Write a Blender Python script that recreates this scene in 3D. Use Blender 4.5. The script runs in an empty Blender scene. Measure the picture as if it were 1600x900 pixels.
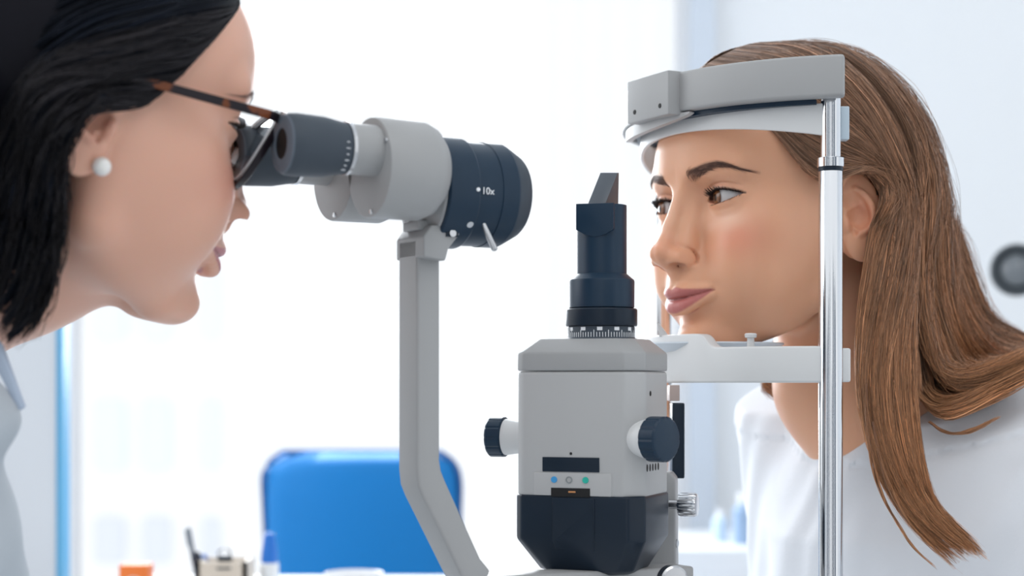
import bpy, bmesh, math, random
import numpy as np
from mathutils import Vector, Matrix, Euler

scene = bpy.context.scene
COL = scene.collection
PI = math.pi
CAMZ = 1.10          # camera height above the floor
CAMY = -1.15         # the camera stands this far in front of the instrument
FPX = 2700.0         # focal length in pixels of a 1600 px wide frame
HX, HY = 800.0, 600.0

# ---------------- camera ----------------
cd = bpy.data.cameras.new('camera')
cam = bpy.data.objects.new('camera', cd)
COL.objects.link(cam)
cam.location = (0, CAMY, CAMZ)
cam.rotation_euler = (PI / 2, 0, 0)
cd.sensor_width = 36.0
cd.lens = FPX / 1600 * 36
cd.shift_y = (HY - 450) / 1600
cd.clip_start = 0.02
cd.clip_end = 200
cd.dof.use_dof = True
cd.dof.focus_distance = 1.13
cd.dof.aperture_fstop = 5.6
scene.camera = cam

# ---------------- world, lamps, exposure ----------------
scene.view_settings.view_transform = 'Standard'
scene.view_settings.look = 'None'
scene.view_settings.gamma = 1
scene.view_settings.use_curve_mapping = False
scene.view_settings.exposure = 0.0
wd = bpy.data.worlds.new('sky'); scene.world = wd
wd.use_nodes = True
bg = wd.node_tree.nodes['Background']
bg.inputs[0].default_value = (0.955, 0.978, 1.0, 1)
bg.inputs[1].default_value = 1.2

def area(name, loc, target, sx, sy, power, color=(1, 1, 1)):
    l = bpy.data.lights.new(name, 'AREA'); l.shape = 'RECTANGLE'; l.size = sx; l.size_y = sy
    l.energy = power; l.color = color
    o = bpy.data.objects.new(name, l); COL.objects.link(o); o.location = loc
    o.rotation_euler = (Vector(target) - Vector(loc)).to_track_quat('-Z', 'Y').to_euler()
    return o

area('window_daylight', (-0.55, 2.0, 1.75), (0.1, 0, 1.2), 1.3, 1.3, 48, (0.93, 0.97, 1.0))
area('side_window_daylight', (-1.9, 0.2, 2.0), (0.1, 0.1, 1.2), 1.2, 1.2, 10, (0.95, 0.98, 1.0))
area('overhead_fill', (0.3, -0.9, 2.55), (0, 0.0, 1.2), 1.2, 0.6, 4, (1.0, 0.97, 0.93))  # added fill from above the camera, no known fixture
area('wall_fill', (1.2, 1.3, 2.75), (1.3, 2.75, 1.2), 1.0, 0.5, 5, (0.97, 0.98, 1.0))  # added light to brighten the back wall, no known fixture

# ---------------- helpers ----------------
def P(px, py, D):
    """world point seen at photo pixel (px, py), D metres in front of the camera"""
    return Vector(((px - HX) / FPX * D, CAMY + D, CAMZ - (py - HY) / FPX * D))

def mat(name, color, rough=0.5, metal=0.0, spec=0.5, sss=0.0, sssr=(0.01, 0.004, 0.002), trans=0.0, ior=1.45,
        coat=0.0, alpha=1.0, emit=None, noise=None, bump=None, aniso=0.0, attr=None, sheen=0.0):
    m = bpy.data.materials.new(name); m.use_nodes = True
    nt = m.node_tree; b = nt.nodes['Principled BSDF']
    b.inputs['Base Color'].default_value = (*color, 1)
    b.inputs['Roughness'].default_value = rough
    b.inputs['Metallic'].default_value = metal
    b.inputs['Specular IOR Level'].default_value = spec
    b.inputs['IOR'].default_value = ior
    b.inputs['Transmission Weight'].default_value = trans
    b.inputs['Coat Weight'].default_value = coat
    b.inputs['Alpha'].default_value = alpha
    b.inputs['Anisotropic'].default_value = aniso
    b.inputs['Sheen Weight'].default_value = sheen
    if sss:
        b.inputs['Subsurface Weight'].default_value = sss
        b.inputs['Subsurface Radius'].default_value = sssr
        b.inputs['Subsurface Scale'].default_value = 1.0
    if emit:
        b.inputs['Emission Color'].default_value = (*emit[0], 1)
        b.inputs['Emission Strength'].default_value = emit[1]
    src = None
    if attr:
        a = nt.nodes.new('ShaderNodeAttribute'); a.attribute_name = attr
        nt.links.new(a.outputs['Color'], b.inputs['Base Color']); src = a.outputs['Color']
    if noise:   # (scale, amount, detail)
        tc = nt.nodes.new('ShaderNodeTexCoord')
        n = nt.nodes.new('ShaderNodeTexNoise'); n.inputs['Scale'].default_value = noise[0]
        n.inputs['Detail'].default_value = noise[2] if len(noise) > 2 else 3
        nt.links.new(tc.outputs['Object'], n.inputs['Vector'])
        mr = nt.nodes.new('ShaderNodeMapRange')
        mr.inputs['To Min'].default_value = 1 - noise[1]; mr.inputs['To Max'].default_value = 1 + noise[1]
        nt.links.new(n.outputs['Fac'], mr.inputs['Value'])
        mx = nt.nodes.new('ShaderNodeMix'); mx.data_type = 'RGBA'; mx.blend_type = 'MULTIPLY'
        mx.inputs['Factor'].default_value = 1
        if src: nt.links.new(src, mx.inputs['A'])
        else: mx.inputs['A'].default_value = (*color, 1)
        nt.links.new(mr.outputs['Result'], mx.inputs['B'])
        nt.links.new(mx.outputs['Result'], b.inputs['Base Color'])
    if bump:    # (scale, strength, distance)
        tc = nt.nodes.new('ShaderNodeTexCoord')
        n = nt.nodes.new('ShaderNodeTexNoise'); n.inputs['Scale'].default_value = bump[0]; n.inputs['Detail'].default_value = 4
        nt.links.new(tc.outputs['Object'], n.inputs['Vector'])
        bp = nt.nodes.new('ShaderNodeBump'); bp.inputs['Strength'].default_value = bump[1]; bp.inputs['Distance'].default_value = bump[2]
        nt.links.new(n.outputs['Fac'], bp.inputs['Height']); nt.links.new(bp.outputs['Normal'], b.inputs['Normal'])
    return m

ORG = {}
def org(parent): return ORG.get(parent.name, Vector((0, 0, 0))) if parent is not None else Vector((0, 0, 0))
def np_mesh(name, V, F, m, parent=None, smooth=True, colors=None):
    """one mesh object from numpy vertices and same-sized faces"""
    V = np.asarray(V, np.float32); F = np.asarray(F, np.int32)
    me = bpy.data.meshes.new(name)
    V = V - np.array(org(parent), np.float32)
    me.vertices.add(len(V)); me.vertices.foreach_set('co', V.ravel())
    k = F.shape[1]
    me.loops.add(F.size); me.loops.foreach_set('vertex_index', F.ravel())
    me.polygons.add(len(F)); me.polygons.foreach_set('loop_start', np.arange(0, F.size, k, dtype=np.int32))
    try: me.polygons.foreach_set('loop_total', np.full(len(F), k, np.int32))
    except Exception: pass
    me.polygons.foreach_set('use_smooth', np.full(len(F), smooth, bool))
    me.update(calc_edges=True); me.validate()
    if colors is not None:
        ca = me.color_attributes.new('col', 'FLOAT_COLOR', 'POINT')
        c4 = np.ones((len(V), 4), np.float32); c4[:, :3] = colors
        ca.data.foreach_set('color', c4.ravel())
    me.materials.append(m)
    o = bpy.data.objects.new(name, me); COL.objects.link(o)
    if parent is not None: o.parent = parent; ORG[o.name] = org(parent)
    return o

def tag(o, label=None, cat=None, group=None, kind=None):
    if label: o['label'] = label
    if cat: o['category'] = cat
    if group: o['group'] = group
    if kind: o['kind'] = kind
    return o

def thing(name, label, cat, loc=(0, 0, 0), group=None, rotz=0.0):
    o = bpy.data.objects.new(name, None); COL.objects.link(o)
    o.empty_display_size = 0.05
    o.location = loc; o.rotation_euler = (0, 0, rotz); ORG[o.name] = Vector(loc)
    return tag(o, label, cat, group)

def bm_obj(name, bm, m, parent=None, smooth=True, sharp=35, bevel=0.0, bseg=3):
    """link a bmesh built in world coordinates; bevel rounds its edges"""
    bmesh.ops.recalc_face_normals(bm, faces=bm.faces)
    if bevel:
        es = [e for e in bm.edges if len(e.link_faces) == 2 and e.calc_face_angle(0) > math.radians(28)]
        bmesh.ops.bevel(bm, geom=es, offset=bevel, segments=bseg, profile=0.5, affect='EDGES', clamp_overlap=True)
    bmesh.ops.translate(bm, verts=bm.verts, vec=-org(parent))
    me = bpy.data.meshes.new(name); bm.to_mesh(me); bm.free()
    me.polygons.foreach_set('use_smooth', np.full(len(me.polygons), smooth, bool))
    if smooth: me.set_sharp_from_angle(angle=math.radians(sharp))
    me.materials.append(m)
    o = bpy.data.objects.new(name, me); COL.objects.link(o)
    if parent is not None: o.parent = parent; ORG[o.name] = org(parent)
    return o

def add_box(bm, size, M):
    return bmesh.ops.create_cube(bm, size=1.0, matrix=M @ Matrix.Diagonal((*size, 1)))['verts']

def add_lathe(bm, prof, M, seg=64, cap=True):
    """prof: (distance along local x, radius)"""
    rings = []
    for s, r in prof:
        if r <= 1e-7: rings.append([bm.verts.new(M @ Vector((s, 0, 0)))]); continue
        rings.append([bm.verts.new(M @ Vector((s, r * math.cos(2 * PI * k / seg), r * math.sin(2 * PI * k / seg)))) for k in range(seg)])
    for a, b in zip(rings[:-1], rings[1:]):
        for k in range(seg):
            k2 = (k + 1) % seg
            va = [a[0]] if len(a) == 1 else [a[k], a[k2]]
            vb = [b[0]] if len(b) == 1 else [b[k2], b[k]]
            if len(va) + len(vb) > 2: bm.faces.new(va + vb)
    if cap:
        if len(rings[0]) > 1: bm.faces.new(rings[0][::-1])
        if len(rings[-1]) > 1: bm.faces.new(rings[-1])

def add_prism(bm, poly, vec):
    """closed prism: polygon of world points pushed along vec"""
    a = [bm.verts.new(Vector(p)) for p in poly]; b = [bm.verts.new(Vector(p) + Vector(vec)) for p in poly]
    bm.faces.new(a[::-1]); bm.faces.new(b)
    n = len(a)
    for i in range(n): bm.faces.new((a[i], a[(i + 1) % n], b[(i + 1) % n], b[i]))

def add_sweep(bm, sects, closed=False):
    """sects[i]: world points of the cross-section at path point i (same count)"""
    rows = [[bm.verts.new(Vector(p)) for p in sec] for sec in sects]
    n = len(rows[0])
    for a, b in zip(rows[:-1], rows[1:]):
        for k in range(n): bm.faces.new((a[k], a[(k + 1) % n], b[(k + 1) % n], b[k]))
    if not closed: bm.faces.new(rows[0][::-1]); bm.faces.new(rows[-1])

def frame(o, x, z=(0, 0, 1)):
    """matrix with local x along x, local z near z"""
    x = Vector(x).normalized(); y = Vector(z).cross(x).normalized(); zz = x.cross(y)
    M = Matrix.Identity(4)
    for i in range(3): M[i][0] = x[i]; M[i][1] = y[i]; M[i][2] = zz[i]; M[i][3] = o[i]
    return M
def quick(name, m, parent, builder, **k):
    bm = bmesh.new(); builder(bm); return bm_obj(name, bm, m, parent, **k)
def lathe(name, prof, M, m, parent, seg=64, **k): return quick(name, m, parent, lambda bm: add_lathe(bm, prof, M, seg), **k)
def box(name, size, M, m, parent, bevel=0.0, **k): return quick(name, m, parent, lambda bm: add_box(bm, size, M), bevel=bevel, **k)
def T(v): return Matrix.Translation(v)
def text_mesh(name, s, size, M, m, parent, depth=0.0002):
    cu = bpy.data.curves.new(name, 'FONT'); cu.body = s; cu.size = size; cu.extrude = depth
    cu.align_x = 'CENTER'; cu.align_y = 'CENTER'
    o = bpy.data.objects.new(name, cu); COL.objects.link(o)
    bpy.context.view_layer.update()
    me = bpy.data.meshes.new_from_object(o.evaluated_get(bpy.context.evaluated_depsgraph_get()))
    bpy.data.objects.remove(o)
    me.transform(T(-org(parent)) @ M)
    me.materials.clear(); me.materials.append(m)
    o = bpy.data.objects.new(name, me); COL.objects.link(o)
    o.parent = parent; ORG[o.name] = org(parent)
    return o
def catmull(pts, n):
    """n points along a Catmull-Rom curve through pts, evenly by length"""
    a = np.array([tuple(p) for p in pts], float)
    e = np.concatenate([[2 * a[0] - a[1]], a, [2 * a[-1] - a[-2]]]); out = []
    for i in range(len(a) - 1):
        for t in np.linspace(0, 1, 12, endpoint=False):
            w = np.array([-t + 2 * t * t - t ** 3, 2 - 5 * t * t + 3 * t ** 3, t + 4 * t * t - 3 * t ** 3, -t * t + t ** 3]) / 2
            out.append(w @ e[i:i + 4])
    out.append(a[-1]); out = np.array(out)
    L = np.r_[0, np.cumsum(np.linalg.norm(np.diff(out, axis=0), axis=1))]
    q = np.linspace(0, L[-1], n)
    return np.stack([np.interp(q, L, out[:, k]) for k in range(3)], 1)
# ---------------- implicit sculpting ----------------
f32 = np.float32
def A3(*v): return np.array(v, f32)
def smin(a, b, k):
    h = np.clip(0.5 + 0.5 * (b - a) / k, 0, 1)
    return b + (a - b) * h - k * h * (1 - h)
def smax(a, b, k): return -smin(-a, -b, k)
def ell(p, c, r, rot=None):
    q = p - A3(*c)
    if rot is not None: q = q @ np.asarray(rot, f32)
    k0 = np.sqrt(((q / A3(*r)) ** 2).sum(-1)) + 1e-6
    k1 = np.sqrt(((q / (A3(*r) ** 2)) ** 2).sum(-1)) + 1e-9
    return k0 * (k0 - 1) / k1
def sph(p, c, r): return np.sqrt(((p - A3(*c)) ** 2).sum(-1)) - r
def cone(p, a, b, ra, rb):
    a = A3(*a); b = A3(*b); ab = b - a
    t = np.clip(((p - a) @ ab) / (ab @ ab), 0, 1)
    return np.sqrt(((p - a - t[..., None] * ab) ** 2).sum(-1)) - (ra + (rb - ra) * t)
def chain(p, pts, rs, k=0.3):
    pts = np.array(pts, float); rs = np.array(rs, float); n = len(pts)
    ext = lambda a: np.concatenate([[2 * a[0] - a[1]], a, [2 * a[-1] - a[-2]]])
    a, r_ = ext(pts), ext(rs); o1, o2 = [], []
    for i in range(n - 1):
        for t in np.arange(0, 1, 0.34):
            w = np.array([-t + 2 * t * t - t ** 3, 2 - 5 * t * t + 3 * t ** 3, t + 4 * t * t - 3 * t ** 3, -t * t + t ** 3]) / 2
            o1.append(w @ a[i:i + 4]); o2.append(w @ r_[i:i + 4])
    o1.append(pts[-1]); o2.append(rs[-1]); pts, rs = o1, o2; k = 0.3
    d = None
    for i in range(len(pts) - 1):
        e = cone(p, pts[i], pts[i + 1], rs[i], rs[i + 1])
        d = e if d is None else smin(d, e, k)
    return d
def rotm(ax, deg):
    return np.array(Matrix.Rotation(math.radians(deg), 3, ax))   # q @ M applies the inverse rotation

def nets(fn, lo, hi, h, refine=1):
    """surface nets of fn<0 in the box, quads, then refined and projected onto fn=0"""
    n = [int(math.ceil((hi[i] - lo[i]) / h)) + 1 for i in range(3)]
    ax = [np.arange(n[i], dtype=f32) * h + lo[i] for i in range(3)]
    # blocks far from the surface keep the value of their centre
    nb = [(k + 3) // 4 for k in n]
    g = np.stack(np.meshgrid(*[lo[i] + (np.arange(nb[i]) * 4 + 1.5) * h for i in range(3)], indexing='ij'), -1).astype(f32)
    Bv = fn(g.reshape(-1, 3)).reshape(nb)
    S = np.repeat(np.repeat(np.repeat(Bv, 4, 0), 4, 1), 4, 2)[:n[0], :n[1], :n[2]].astype(f32)
    w = np.argwhere(np.abs(S) < 6.5 * h)
    for i in range(0, len(w), 300000):
        q = w[i:i + 300000]
        S[q[:, 0], q[:, 1], q[:, 2]] = fn((q * h + np.array(lo)).astype(f32))
    I = S < 0
    cs = [(0, 0, 0), (1, 0, 0), (0, 1, 0), (1, 1, 0), (0, 0, 1), (1, 0, 1), (0, 1, 1), (1, 1, 1)]
    m = [k - 1 for k in n]
    sl = lambda A, c: A[c[0]:c[0] + m[0], c[1]:c[1] + m[1], c[2]:c[2] + m[2]]
    cnt = sum(sl(I, c).astype(np.int8) for c in cs)
    act = (cnt > 0) & (cnt < 8)
    idx = np.full(m, -1, np.int32); w = np.argwhere(act); idx[act] = np.arange(len(w))
    acc = np.zeros((len(w), 3), f32); nn = np.zeros(len(w), f32)
    val = [S[w[:, 0] + c[0], w[:, 1] + c[1], w[:, 2] + c[2]] for c in cs]
    for a in range(8):
        for b in range(a + 1, 8):
            d = [cs[b][k] - cs[a][k] for k in range(3)]
            if sum(abs(x) for x in d) != 1: continue
            x = (val[a] < 0) != (val[b] < 0)
            t = np.where(x, val[a] / np.where(x, val[a] - val[b], 1), 0)
            for k in range(3): acc[:, k] += np.where(x, cs[a][k] + t * d[k], 0)
            nn += x
    V = (w + acc / nn[:, None]) * h + A3(*lo)
    Fs = []
    for k in range(3):
        u, v = (k + 1) % 3, (k + 2) % 3
        s0 = [slice(0, n[j]) for j in range(3)]; s1 = list(s0)
        s0[k] = slice(0, n[k] - 1); s1[k] = slice(1, n[k])
        cr = I[tuple(s0)] != I[tuple(s1)]
        e = np.argwhere(cr)
        e = e[(e[:, u] > 0) & (e[:, v] > 0) & (e[:, u] < n[u] - 1) & (e[:, v] < n[v] - 1)]
        ins = I[e[:, 0], e[:, 1], e[:, 2]]
        def at(du, dv):
            q = e.copy(); q[:, u] -= du; q[:, v] -= dv
            return idx[q[:, 0], q[:, 1], q[:, 2]]
        quad = np.stack([at(1, 1), at(0, 1), at(0, 0), at(1, 0)], 1)
        quad[~ins] = quad[~ins][:, ::-1]
        Fs.append(quad)
    F = np.concatenate(Fs)
    F = F[(F >= 0).all(1)]
    V = project(fn, V, h)
    for _ in range(refine):
        V, F = subdiv(V, F); h /= 2
        V = project(fn, V, h)
    return V, F

def grad(fn, V, e=0.15):
    g = np.empty_like(V)
    for k in range(3):
        d = np.zeros(3, f32); d[k] = e
        g[:, k] = (fn(V + d) - fn(V - d)) / (2 * e)
    return g

def project(fn, V, h, it=2):
    V = V.astype(f32)
    for _ in range(it):
        s = fn(V); g = grad(fn, V)
        st = s / np.maximum((g ** 2).sum(1), 0.25)
        st = np.clip(st, -0.5 * h, 0.5 * h)
        V = V - g * st[:, None]
    return V

def subdiv(V, F):
    n = len(V)
    E = np.concatenate([F[:, [i, (i + 1) % 4]] for i in range(4)])
    Es = np.sort(E, 1); key = Es[:, 0].astype(np.int64) * n + Es[:, 1]
    uk, inv = np.unique(key, return_inverse=True)
    mid = 0.5 * (V[(uk // n)] + V[(uk % n)])
    cen = V[F].mean(1)
    nf = len(F); e = inv.reshape(4, nf) + n; c = np.arange(nf) + n + len(uk)
    F2 = np.concatenate([np.stack([F[:, i], e[i], c, e[(i + 3) % 4]], 1) for i in range(4)])
    return np.concatenate([V, mid, cen]), F2

# ---------------- the head ----------------
# head coordinates in mm: x forward, y to the person's left, z up, origin between the ear canals
EYE = (66.6, 31.0, 14.0); ER = 13.6; EW = 15.2

def lid_up(t, up):
    """height of the upper lid edge, fuller towards the nose"""
    a = np.clip(np.abs(t), 0, 1)
    return up * np.where(t > 0, np.clip(1 - a ** 1.7, 0, 1), np.clip(1 - a ** 2.4, 0, 1) ** 0.8)

def lid_open(p, up, low):
    """signed 2-D distance (mm, positive inside) to the almond between the lids"""
    t = (p[:, 1] - EYE[1]) / EW                   # -1 inner corner .. 1 outer corner
    zc = EYE[2] + 1.0 * t
    tc = np.clip(np.abs(t), 0, 1)
    hu = lid_up(t, up)
    hl = -low * np.clip(1 - tc ** 2.2, 0, 1)
    z = p[:, 2] - zc
    return np.minimum(hu - z, z - hl) - 12 * np.clip(np.abs(t) - 0.98, 0, 9)

def head_sdf(p0, o):
    p = p0.copy(); sy = np.sign(p0[:, 1]); p[:, 1] = np.abs(p[:, 1])
    g = lambda k, d: o.get(k, d)
    d = ell(p, (-5, 0, 42), (89, 72, 80))
    d = smin(d, ell(p, (38, 0, 44), (53.5, 58, 48)), 16)
    # middle face, cheeks, muzzle
    d = smin(d, ell(p, (34, 0, -8), (50, 57, 52)), 18)
    d = smin(d, sph(p, (52, 41, -8), 22.5), 14)
    d = smin(d, ell(p, (63, 31, -22), (17.5 + g('cheek', 0), 17, 17)), 14)
    d = smin(d, ell(p, (57, 0, -43), (42.0, 31, 27)), 14)
    # jaw and chin
    d = smin(d, cone(p, (14, 42, -53), (64, 12, -81), 13, 14), 18)
    d = smin(d, cone(p, (9, 45, -49), (4, 52, -5), 13, 15), 18)
    d = smin(d, ell(p, (42, 24, -50), (38, 27, 28)), 14)
    d = smin(d, ell(p, (78.0, 0, -82), (17, 16.5, 14)), 12)
    d = smin(d, ell(p, (50, 36, -34), (32, 23, 28)), 16)
    d = smin(d, ell(p, (30, 0, -62), (50, 38, 22)), 14)
    d = smin(d, ell(p, (24, 46, -12), (30, 19, 32)), 16)
    # under-lip hollow
    d = smax(d, -ell(p, (105, 0, -72), (11, 18, 3.6)), 7)
    # brow ridge
    d = smin(d, cone(p, (82, 10, 33), (71, 43, 34), 6.0, 5), 14)
    # eye hollow
    d = smax(d, -ell(p, (93, 27, 13), (14, 17, 12.5)), 11)
    d = smax(d, -ell(p, (93, 17, 15), (12, 7, 11)), 9)
    # nose
    nx = g('nose', 0)
    n = cone(p, (84.0, 0, 26), (99.5, 0, -3), 5.8, 4.6)
    n = smin(n, cone(p, (98, 0, -2), (107.8 + nx, 0, -20.5), 4.6, 7.0), 4)
    n = smin(n, cone(p, (80.5, 5, 14), (93, 7.5, -17), 6, 7.5), 7)
    n = smin(n, ell(p, (109.0 + nx, 2.6, -22.0), (6.9, 5.0, 6.2)), 4)
    n = smin(n, ell(p, (99.6, 11.2, -26.4), (9.6, 4.9, 6.2), rotm('Z', -8)), 4.0)
    n = smin(n, sph(p, (103.5 + nx / 2, 6.0, -25), 5.4), 5)
    n = smin(n, cone(p, (109.5 + nx, 0, -25.5), (99.5, 0, -33.5), 3.4, 4.2), 3)
    d = smin(d, n, 7.5)
    d = smax(d, -ell(p, (95.0, 18.4, -26), (8.5, 2.2, 7.0), rotm('Z', -16)), 2.8)     # wing crease
    d = smax(d, -ell(p, (104.4, 9.6, -32.7), (6.2, 5.2, 4.3), rotm('Z', -14)), 1.2)
    d = smax(d, -ell(p, (103.8, 10.6, -31.6), (6.0, 3.8, 2.6), rotm('Z', -14)), 0.8)
    ea = ell(p, (99.6, 11.2, -26.4), (9.6, 4.9, 6.2), rotm('Z', -8))
    d = d + 1.3 * np.exp(-((ea - 1.6) / 1.1) ** 2) * np.clip((101 - p[:, 0]) / 5, 0, 1) * np.clip((-17 - p[:, 2]) / 4, 0, 1) * np.clip((p[:, 2] + 32.5) / 3, 0, 1) * (p[:, 0] > 84)  # nostril
    # philtrum
    d = smax(d, -cone(p, (106, 0, -36), (106.5, 0, -44), 2.0, 2.6), 3.0)
    # lips
    sm = g('smile', 1.5)
    ul = chain(p, [(98.6, 0, -49.4), (97.8, 5.5, -48.7), (93.6, 13, -49.8 + sm * .3), (87.7, 20, -51.5 + sm * .7), (82.0, 26.0, -53.2 + sm)], [3.8, 4.1, 3.6, 2.8, 1.8])
    ll = chain(p, [(96.4, 0, -59.6), (95.0, 7, -59.2), (90.6, 15, -57.4 + sm * .4), (82, 25.5, -54.4 + sm)], [5.6, 5.4, 4.2, 1.6])
    lips = smin(ul, ll, 1.0)
    d = smin(d, lips, 4.0)
    d = smax(d, -chain(p, [(103.0, 0, -54.0), (101, 8, -53.5), (95.5, 16, -53.2 + sm * .4), (87.0, 26.0, -53.8 + sm)], [0.5, 0.6, 0.8, 1.3]), 1.4)
    d = smax(d, -sph(p, (90, 30.5, -53.5 + sm), 3.0), 6)
    # eyelids over the eyeball
    e = A3(*EYE)
    r = np.sqrt(((p - e) ** 2).sum(1))
    lid = r - (ER + 1.7)
    lo_ = lid_open(p, g('up', 5.4), g('low', 4.4))
    d = smin(d, lid, 5)
    # crease above the upper lid
    cz = p[:, 2] - (EYE[2] + g('up', 5.4) * 1.0 + 4.2 - 3.2 * ((p[:, 1] - EYE[1] - 1) / 14) ** 2)
    crease = np.exp(-(cz / 1.1) ** 2) * (p[:, 0] > 60) * np.clip(1.15 - ((p[:, 1] - EYE[1]) / 15) ** 4, 0, 1) * (r < 24)
    d = d + 1.0 * crease
    # pouch under the lower lid
    cz = p[:, 2] - (EYE[2] - g('low', 4.4) - 4.5 + 2.5 * ((p[:, 1] - EYE[1]) / 14) ** 2)
    d = d + 0.35 * np.exp(-(cz / 1.5) ** 2) * (r < 24) * (p[:, 0] > 60) * np.clip(1.1 - ((p[:, 1] - EYE[1]) / 14) ** 4, 0, 1)
    cut = np.maximum(-lo_, ER - 1.85 - r)
    cut = np.maximum(cut, -(p[:, 0] - 62.0))
    d = smax(d, -cut, 0.7)
    # inside of the socket, behind the eyeball surface
    d = smin(d, ell(p, (62, 25, 13), (13, 16, 9)), 1.0)
    # ears
    ear = ear_sdf(p, g('eartilt', -24))
    d = smin(d, ear, 2.5)
    # neck
    for a in g('necks', []):
        q = p0
        d = smin(d, cone(q, *a[:4]) if len(a) < 6 else cone(q, *a[:4]), a[4])
    return d

def ear_sdf(p, tilt=-24):
    """ear in its own tilted frame: u forward, v up, w out of the head"""
    c = A3(-3, 67.5, -3)
    q = p - c
    a = math.radians(tilt); ca, sa = math.cos(a), math.sin(a)
    u = q[:, 0] * ca + q[:, 1] * sa
    w = -q[:, 0] * sa + q[:, 1] * ca
    b = math.radians(8); v = q[:, 2] * math.cos(b) + u * math.sin(b); u = u * math.cos(b) - q[:, 2] * math.sin(b)
    E = np.stack([u, v, w], 1)
    d = ell(E, (-10, 4, 1.0), (16, 26, 2.6))
    d = smin(d, ell(E, (-6, -22, 1.8), (9.5, 11.5, 3.4)), 6)
    d = smin(d, ell(E, (0, -16, -1), (7, 12, 4)), 5)
    d = smin(d, ell(E, (-8, 4, -6), (12, 24, 8)), 5)
    hx = [(-3, 0, 1.0), (2, 5, 2.5), (4, 12, 4), (2.5, 20, 5.2), (-3, 27.5, 6.2), (-11, 31, 6.8), (-19, 29, 7), (-25, 22, 7), (-27.5, 12, 6.6), (-27, 2, 6), (-24, -7, 5.2), (-19, -14, 4.4), (-14, -20, 3.6)]
    d = smin(d, chain(E, hx, [2.0, 2.5, 2.7, 2.8, 3.0, 3.1, 3.1, 3.1, 3.0, 2.8, 2.6, 2.5, 2.5], 3.0), 2.2)
    ah = [(-9, 17, 3.4), (-14, 12, 4.6), (-17, 4, 5.4), (-16, -5, 5.4), (-11.5, -11.5, 5.0), (-5, -14, 4.4)]
    d = smin(d, chain(E, ah, [2.0, 2.5, 2.9, 2.9, 2.8, 2.6], 3.0), 2.5)
    d = smax(d, -ell(E, (-7, -2, 6.5), (8.0, 9.0, 7.5)), 2.2)
    d = smax(d, -ell(E, (-4, 10, 5.5), (6, 5.5, 4.5)), 2.5)
    d = smin(d, ell(E, (3.0, -5.0, 3.6), (3.0, 6.0, 3.0)), 2.5)
    d = smax(d, -ell(E, (-2, -11.0, 6), (2.0, 3.5, 3.6)), 1.8)
    return d * 1.0

def brow_z(u): return np.interp(u, [0, .2, .4, .6, .8, 1], [30.2, 32.3, 35.0, 36.4, 35.0, 31.0])
def head_colors(V, o):
    """skin colouring: lips, blush, brows, plus painted shade and highlights"""
    p = V.copy(); p[:, 1] = np.abs(p[:, 1])
    n = len(V); C = np.tile(A3(*o['skin']), (n, 1))
    def mixc(w, c):
        nonlocal C
        w = np.clip(w, 0, 1)[:, None] * 1.0
        C = C * (1 - w) + A3(*c) * w
    sm = o.get('smile', 1.5)
    bl = np.exp(-(((p - A3(70, 44, -16)) / A3(26, 17, 15)) ** 2).sum(1))
    mixc(bl * 0.68, o['blush'])
    mixc(0.35 * np.exp(-(((p - A3(108, 0, -18)) / A3(12, 12, 10)) ** 2).sum(1)), o['blush'])
    # lips: between the vermilion borders
    y = p[:, 1]; z = p[:, 2]
    zs = -53.6 + sm * np.clip(y / 24, 0, 1) ** 2
    t = np.clip(y / 26.5, 0, 1)
    top = zs + (7.6 + 0.9 * np.exp(-((y - 5) / 3.0) ** 2) - 1.0 * np.exp(-(y / 2.2) ** 2)) * (1 - t ** 1.5)
    bot = zs - 10.3 * (1 - t ** 1.9)
    dl = np.minimum(np.minimum(top - z, z - bot), 26.6 - y)
    w = np.clip(dl / 1.2 + 0.4, 0, 1) * (p[:, 0] > 80)
    mixc(w * 0.85, o['lip'])
    mixc(np.exp(-((z - zs) / 0.55) ** 2) * (p[:, 0] > 80) * np.clip((27.5 - y) / 1.5, 0, 1) * 0.7, o['deep'])  # shade of the mouth parting painted in as a dark line
    # lid rims / liner
    r = np.sqrt(((p - A3(*EYE)) ** 2).sum(1))
    a = lid_open(p, o.get('up', 5.4), o.get('low', 4.4))
    up = (p[:, 2] > EYE[2] + 0.9 * (p[:, 1] - EYE[1]) / EW)
    near = (r < ER + 4) & (p[:, 0] > 62)
    mixc(np.clip(2.0 + a / 1.0, 0, 1) * up * near * 0.95, o['liner'])
    mixc(np.clip(1 + a / 1.2, 0, 1) * (a < 3) * (~up) * near * 0.4, o['blush'])
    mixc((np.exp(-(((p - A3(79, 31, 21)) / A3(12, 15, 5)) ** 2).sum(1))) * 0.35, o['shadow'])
    # dark shade painted into the nostril; ear inner reddening
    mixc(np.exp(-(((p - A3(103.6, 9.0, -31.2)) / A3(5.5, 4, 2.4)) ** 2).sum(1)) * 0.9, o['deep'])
    mixc(0.5 * np.exp(-(((p - A3(78, 38, -2)) / A3(14, 13, 7)) ** 2).sum(1)), o['light'])  # under-eye highlight painted into the skin colour
    mixc(0.4 * np.exp(-(((p - A3(100, 0, 0)) / A3(14, 4, 22)) ** 2).sum(1)), o['light'])  # highlight down the nose bridge, also painted in
    mixc(0.55 * np.exp(-(((p - A3(-8, 78, -3)) / A3(9, 8, 15)) ** 2).sum(1)), o['blush'])
    # brow
    u = (p[:, 1] - 12) / 38.0
    bz = brow_z(u) + o.get('browz', 0)
    th = 3.7 * np.clip(1 - np.clip(u, 0, 1) ** 1.8, 0, 1) + 0.5
    w = np.clip((th - np.abs(z - bz)) / 2.2 + .2, 0, 1) * np.clip(u / 0.22 + .1, 0, 1) * np.clip((1.02 - u) / 0.06, 0, 1) * (p[:, 0] > 40)
    mixc(w * 0.72, o['brow'])
    return C

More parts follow.
